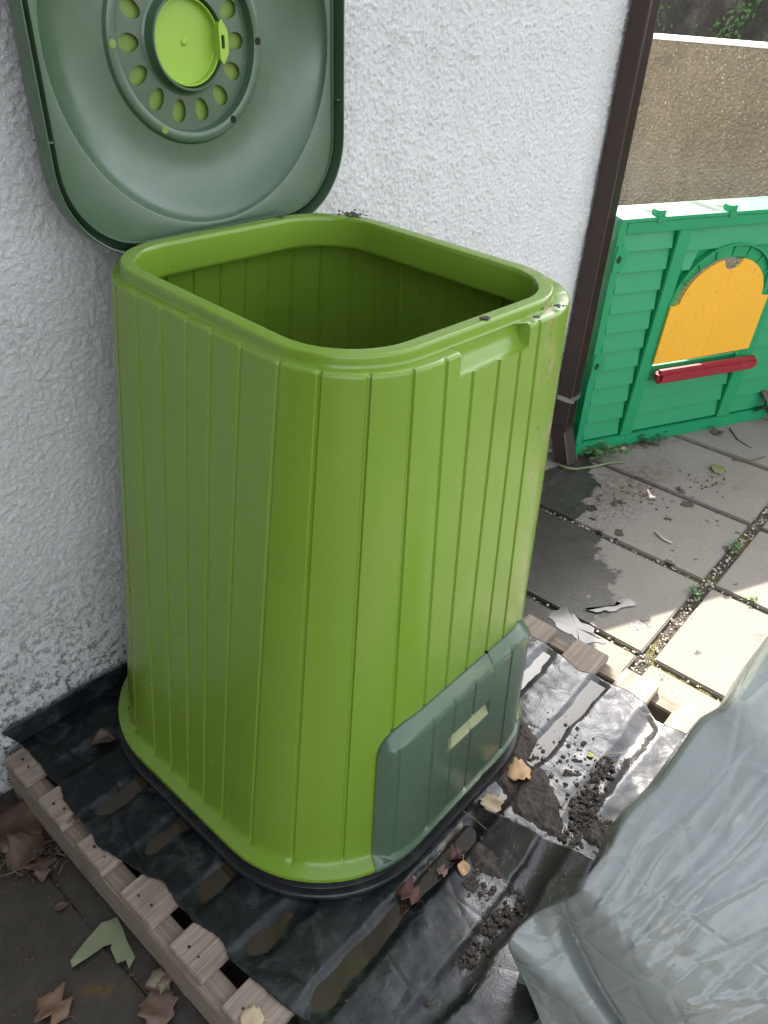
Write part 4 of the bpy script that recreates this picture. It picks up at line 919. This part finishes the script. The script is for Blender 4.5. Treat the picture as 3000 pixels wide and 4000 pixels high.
weeds('weed_plant', 'low round-leaved green weed at the foot of the green panel next to the downpipe', [(2310, 1775), (2345, 1770), (2375, 1782), (2330, 1795), (2360, 1755)], 75, 14, .045, .024, [LG, LG, LG, m_leaf('weed_leaf', (.05, .13, .045), (.11, .22, .08)), LG, LG, m_leaf('weed_leaf', (.16, .20, .06), (.30, .32, .12))])
weeds('weed_plant', 'dark clover weed under the middle of the green panel', [(2500, 1725), (2535, 1735), (2480, 1720), (2550, 1715)], 60, 15, .04, .022, [m_leaf('clover_leaf', (.015, .05, .018), (.04, .10, .035))])
weeds('weed_plant', 'small green tuft in the mossy joint beside the sunlit slab', [(2710, 2318), (2715, 2330)], 42, 6, .022, .011, [LG]); weeds('weed_plant', 'small green tuft in the mossy joint farther up the paving', [(2870, 2148), (2872, 2135)], 42, 6, .022, .010, [LG])
weeds('weed_plant', 'sunlit pale sprig in the joint near the right edge', [(2945, 2350), (2925, 2345)], 26, 8, .025, .010, [LG, LY])
def litter():
    b = B()
    for _ in range(150):
        t = random.random(); px = 2235+t*390+random.gauss(0, 22); py = 1775-t*62+random.gauss(0, 10); p = G(px, py, 0); a = random.random()*6.28; l = random.uniform(.01, .04)
        b.tube([(p[0], p[1], .002+random.random()*.01), (p[0]+l*math.cos(a)*.5, p[1]+l*math.sin(a)*.5, .008+random.random()*.012), (p[0]+l*math.cos(a), p[1]+l*math.sin(a), .003)], random.uniform(.0006, .0018), 4)
    for _ in range(120):
        p = G(random.uniform(0, 230), random.uniform(3180, 3440), 0); a = random.random()*6.28; l = random.uniform(.01, .04)
        b.tube([(p[0], p[1], .001), (p[0]+l*math.cos(a)*.5, p[1]+l*math.sin(a)*.5, .005+random.random()*.008), (p[0]+l*math.cos(a), p[1]+l*math.sin(a), .002)], random.uniform(.0006, .0018), 4)
    tag(b.make('plant_litter', LD), 'dead stalks and plant litter along the walls', 'litter', kind='stuff')
    b = B()
    for _ in range(420):     # pale chippings in the mossy joint
        k = random.random(); 
        if k < .6: x, y = random.uniform(.95, 2.2), -.881+random.gauss(0, .010)
        elif k < .8: x, y = 1.112+random.gauss(0, .006), random.uniform(-1.5, -.5)
        else: x, y = 1.562+random.gauss(0, .005), random.uniform(-1.3, -.2)
        s = random.uniform(.0015, .0045); lump(b, (x, y, -.008+s*.3), s, .8)
    tag(b.make('chippings', m_simple('chipping', (.42, .37, .30), .8, .4, 60), smooth=True), 'pale stone chippings in the paving joints', 'gravel', kind='stuff')
    for i, (px, py, s) in enumerate(((610, 3835, .017), (645, 3850, .014))):
        bb = B(); lump(bb, (0, 0, 0), s, .8); o = bb.make('pebble', m_simple('pebble', (.20, .16, .11), .7), smooth=True); p = G(px, py, 0); o.location = (p[0], p[1], s*.5); tag(o, ['larger round brown pebble against the pallet side', 'smaller round brown pebble next to the larger one'][i], 'pebble')
litter()
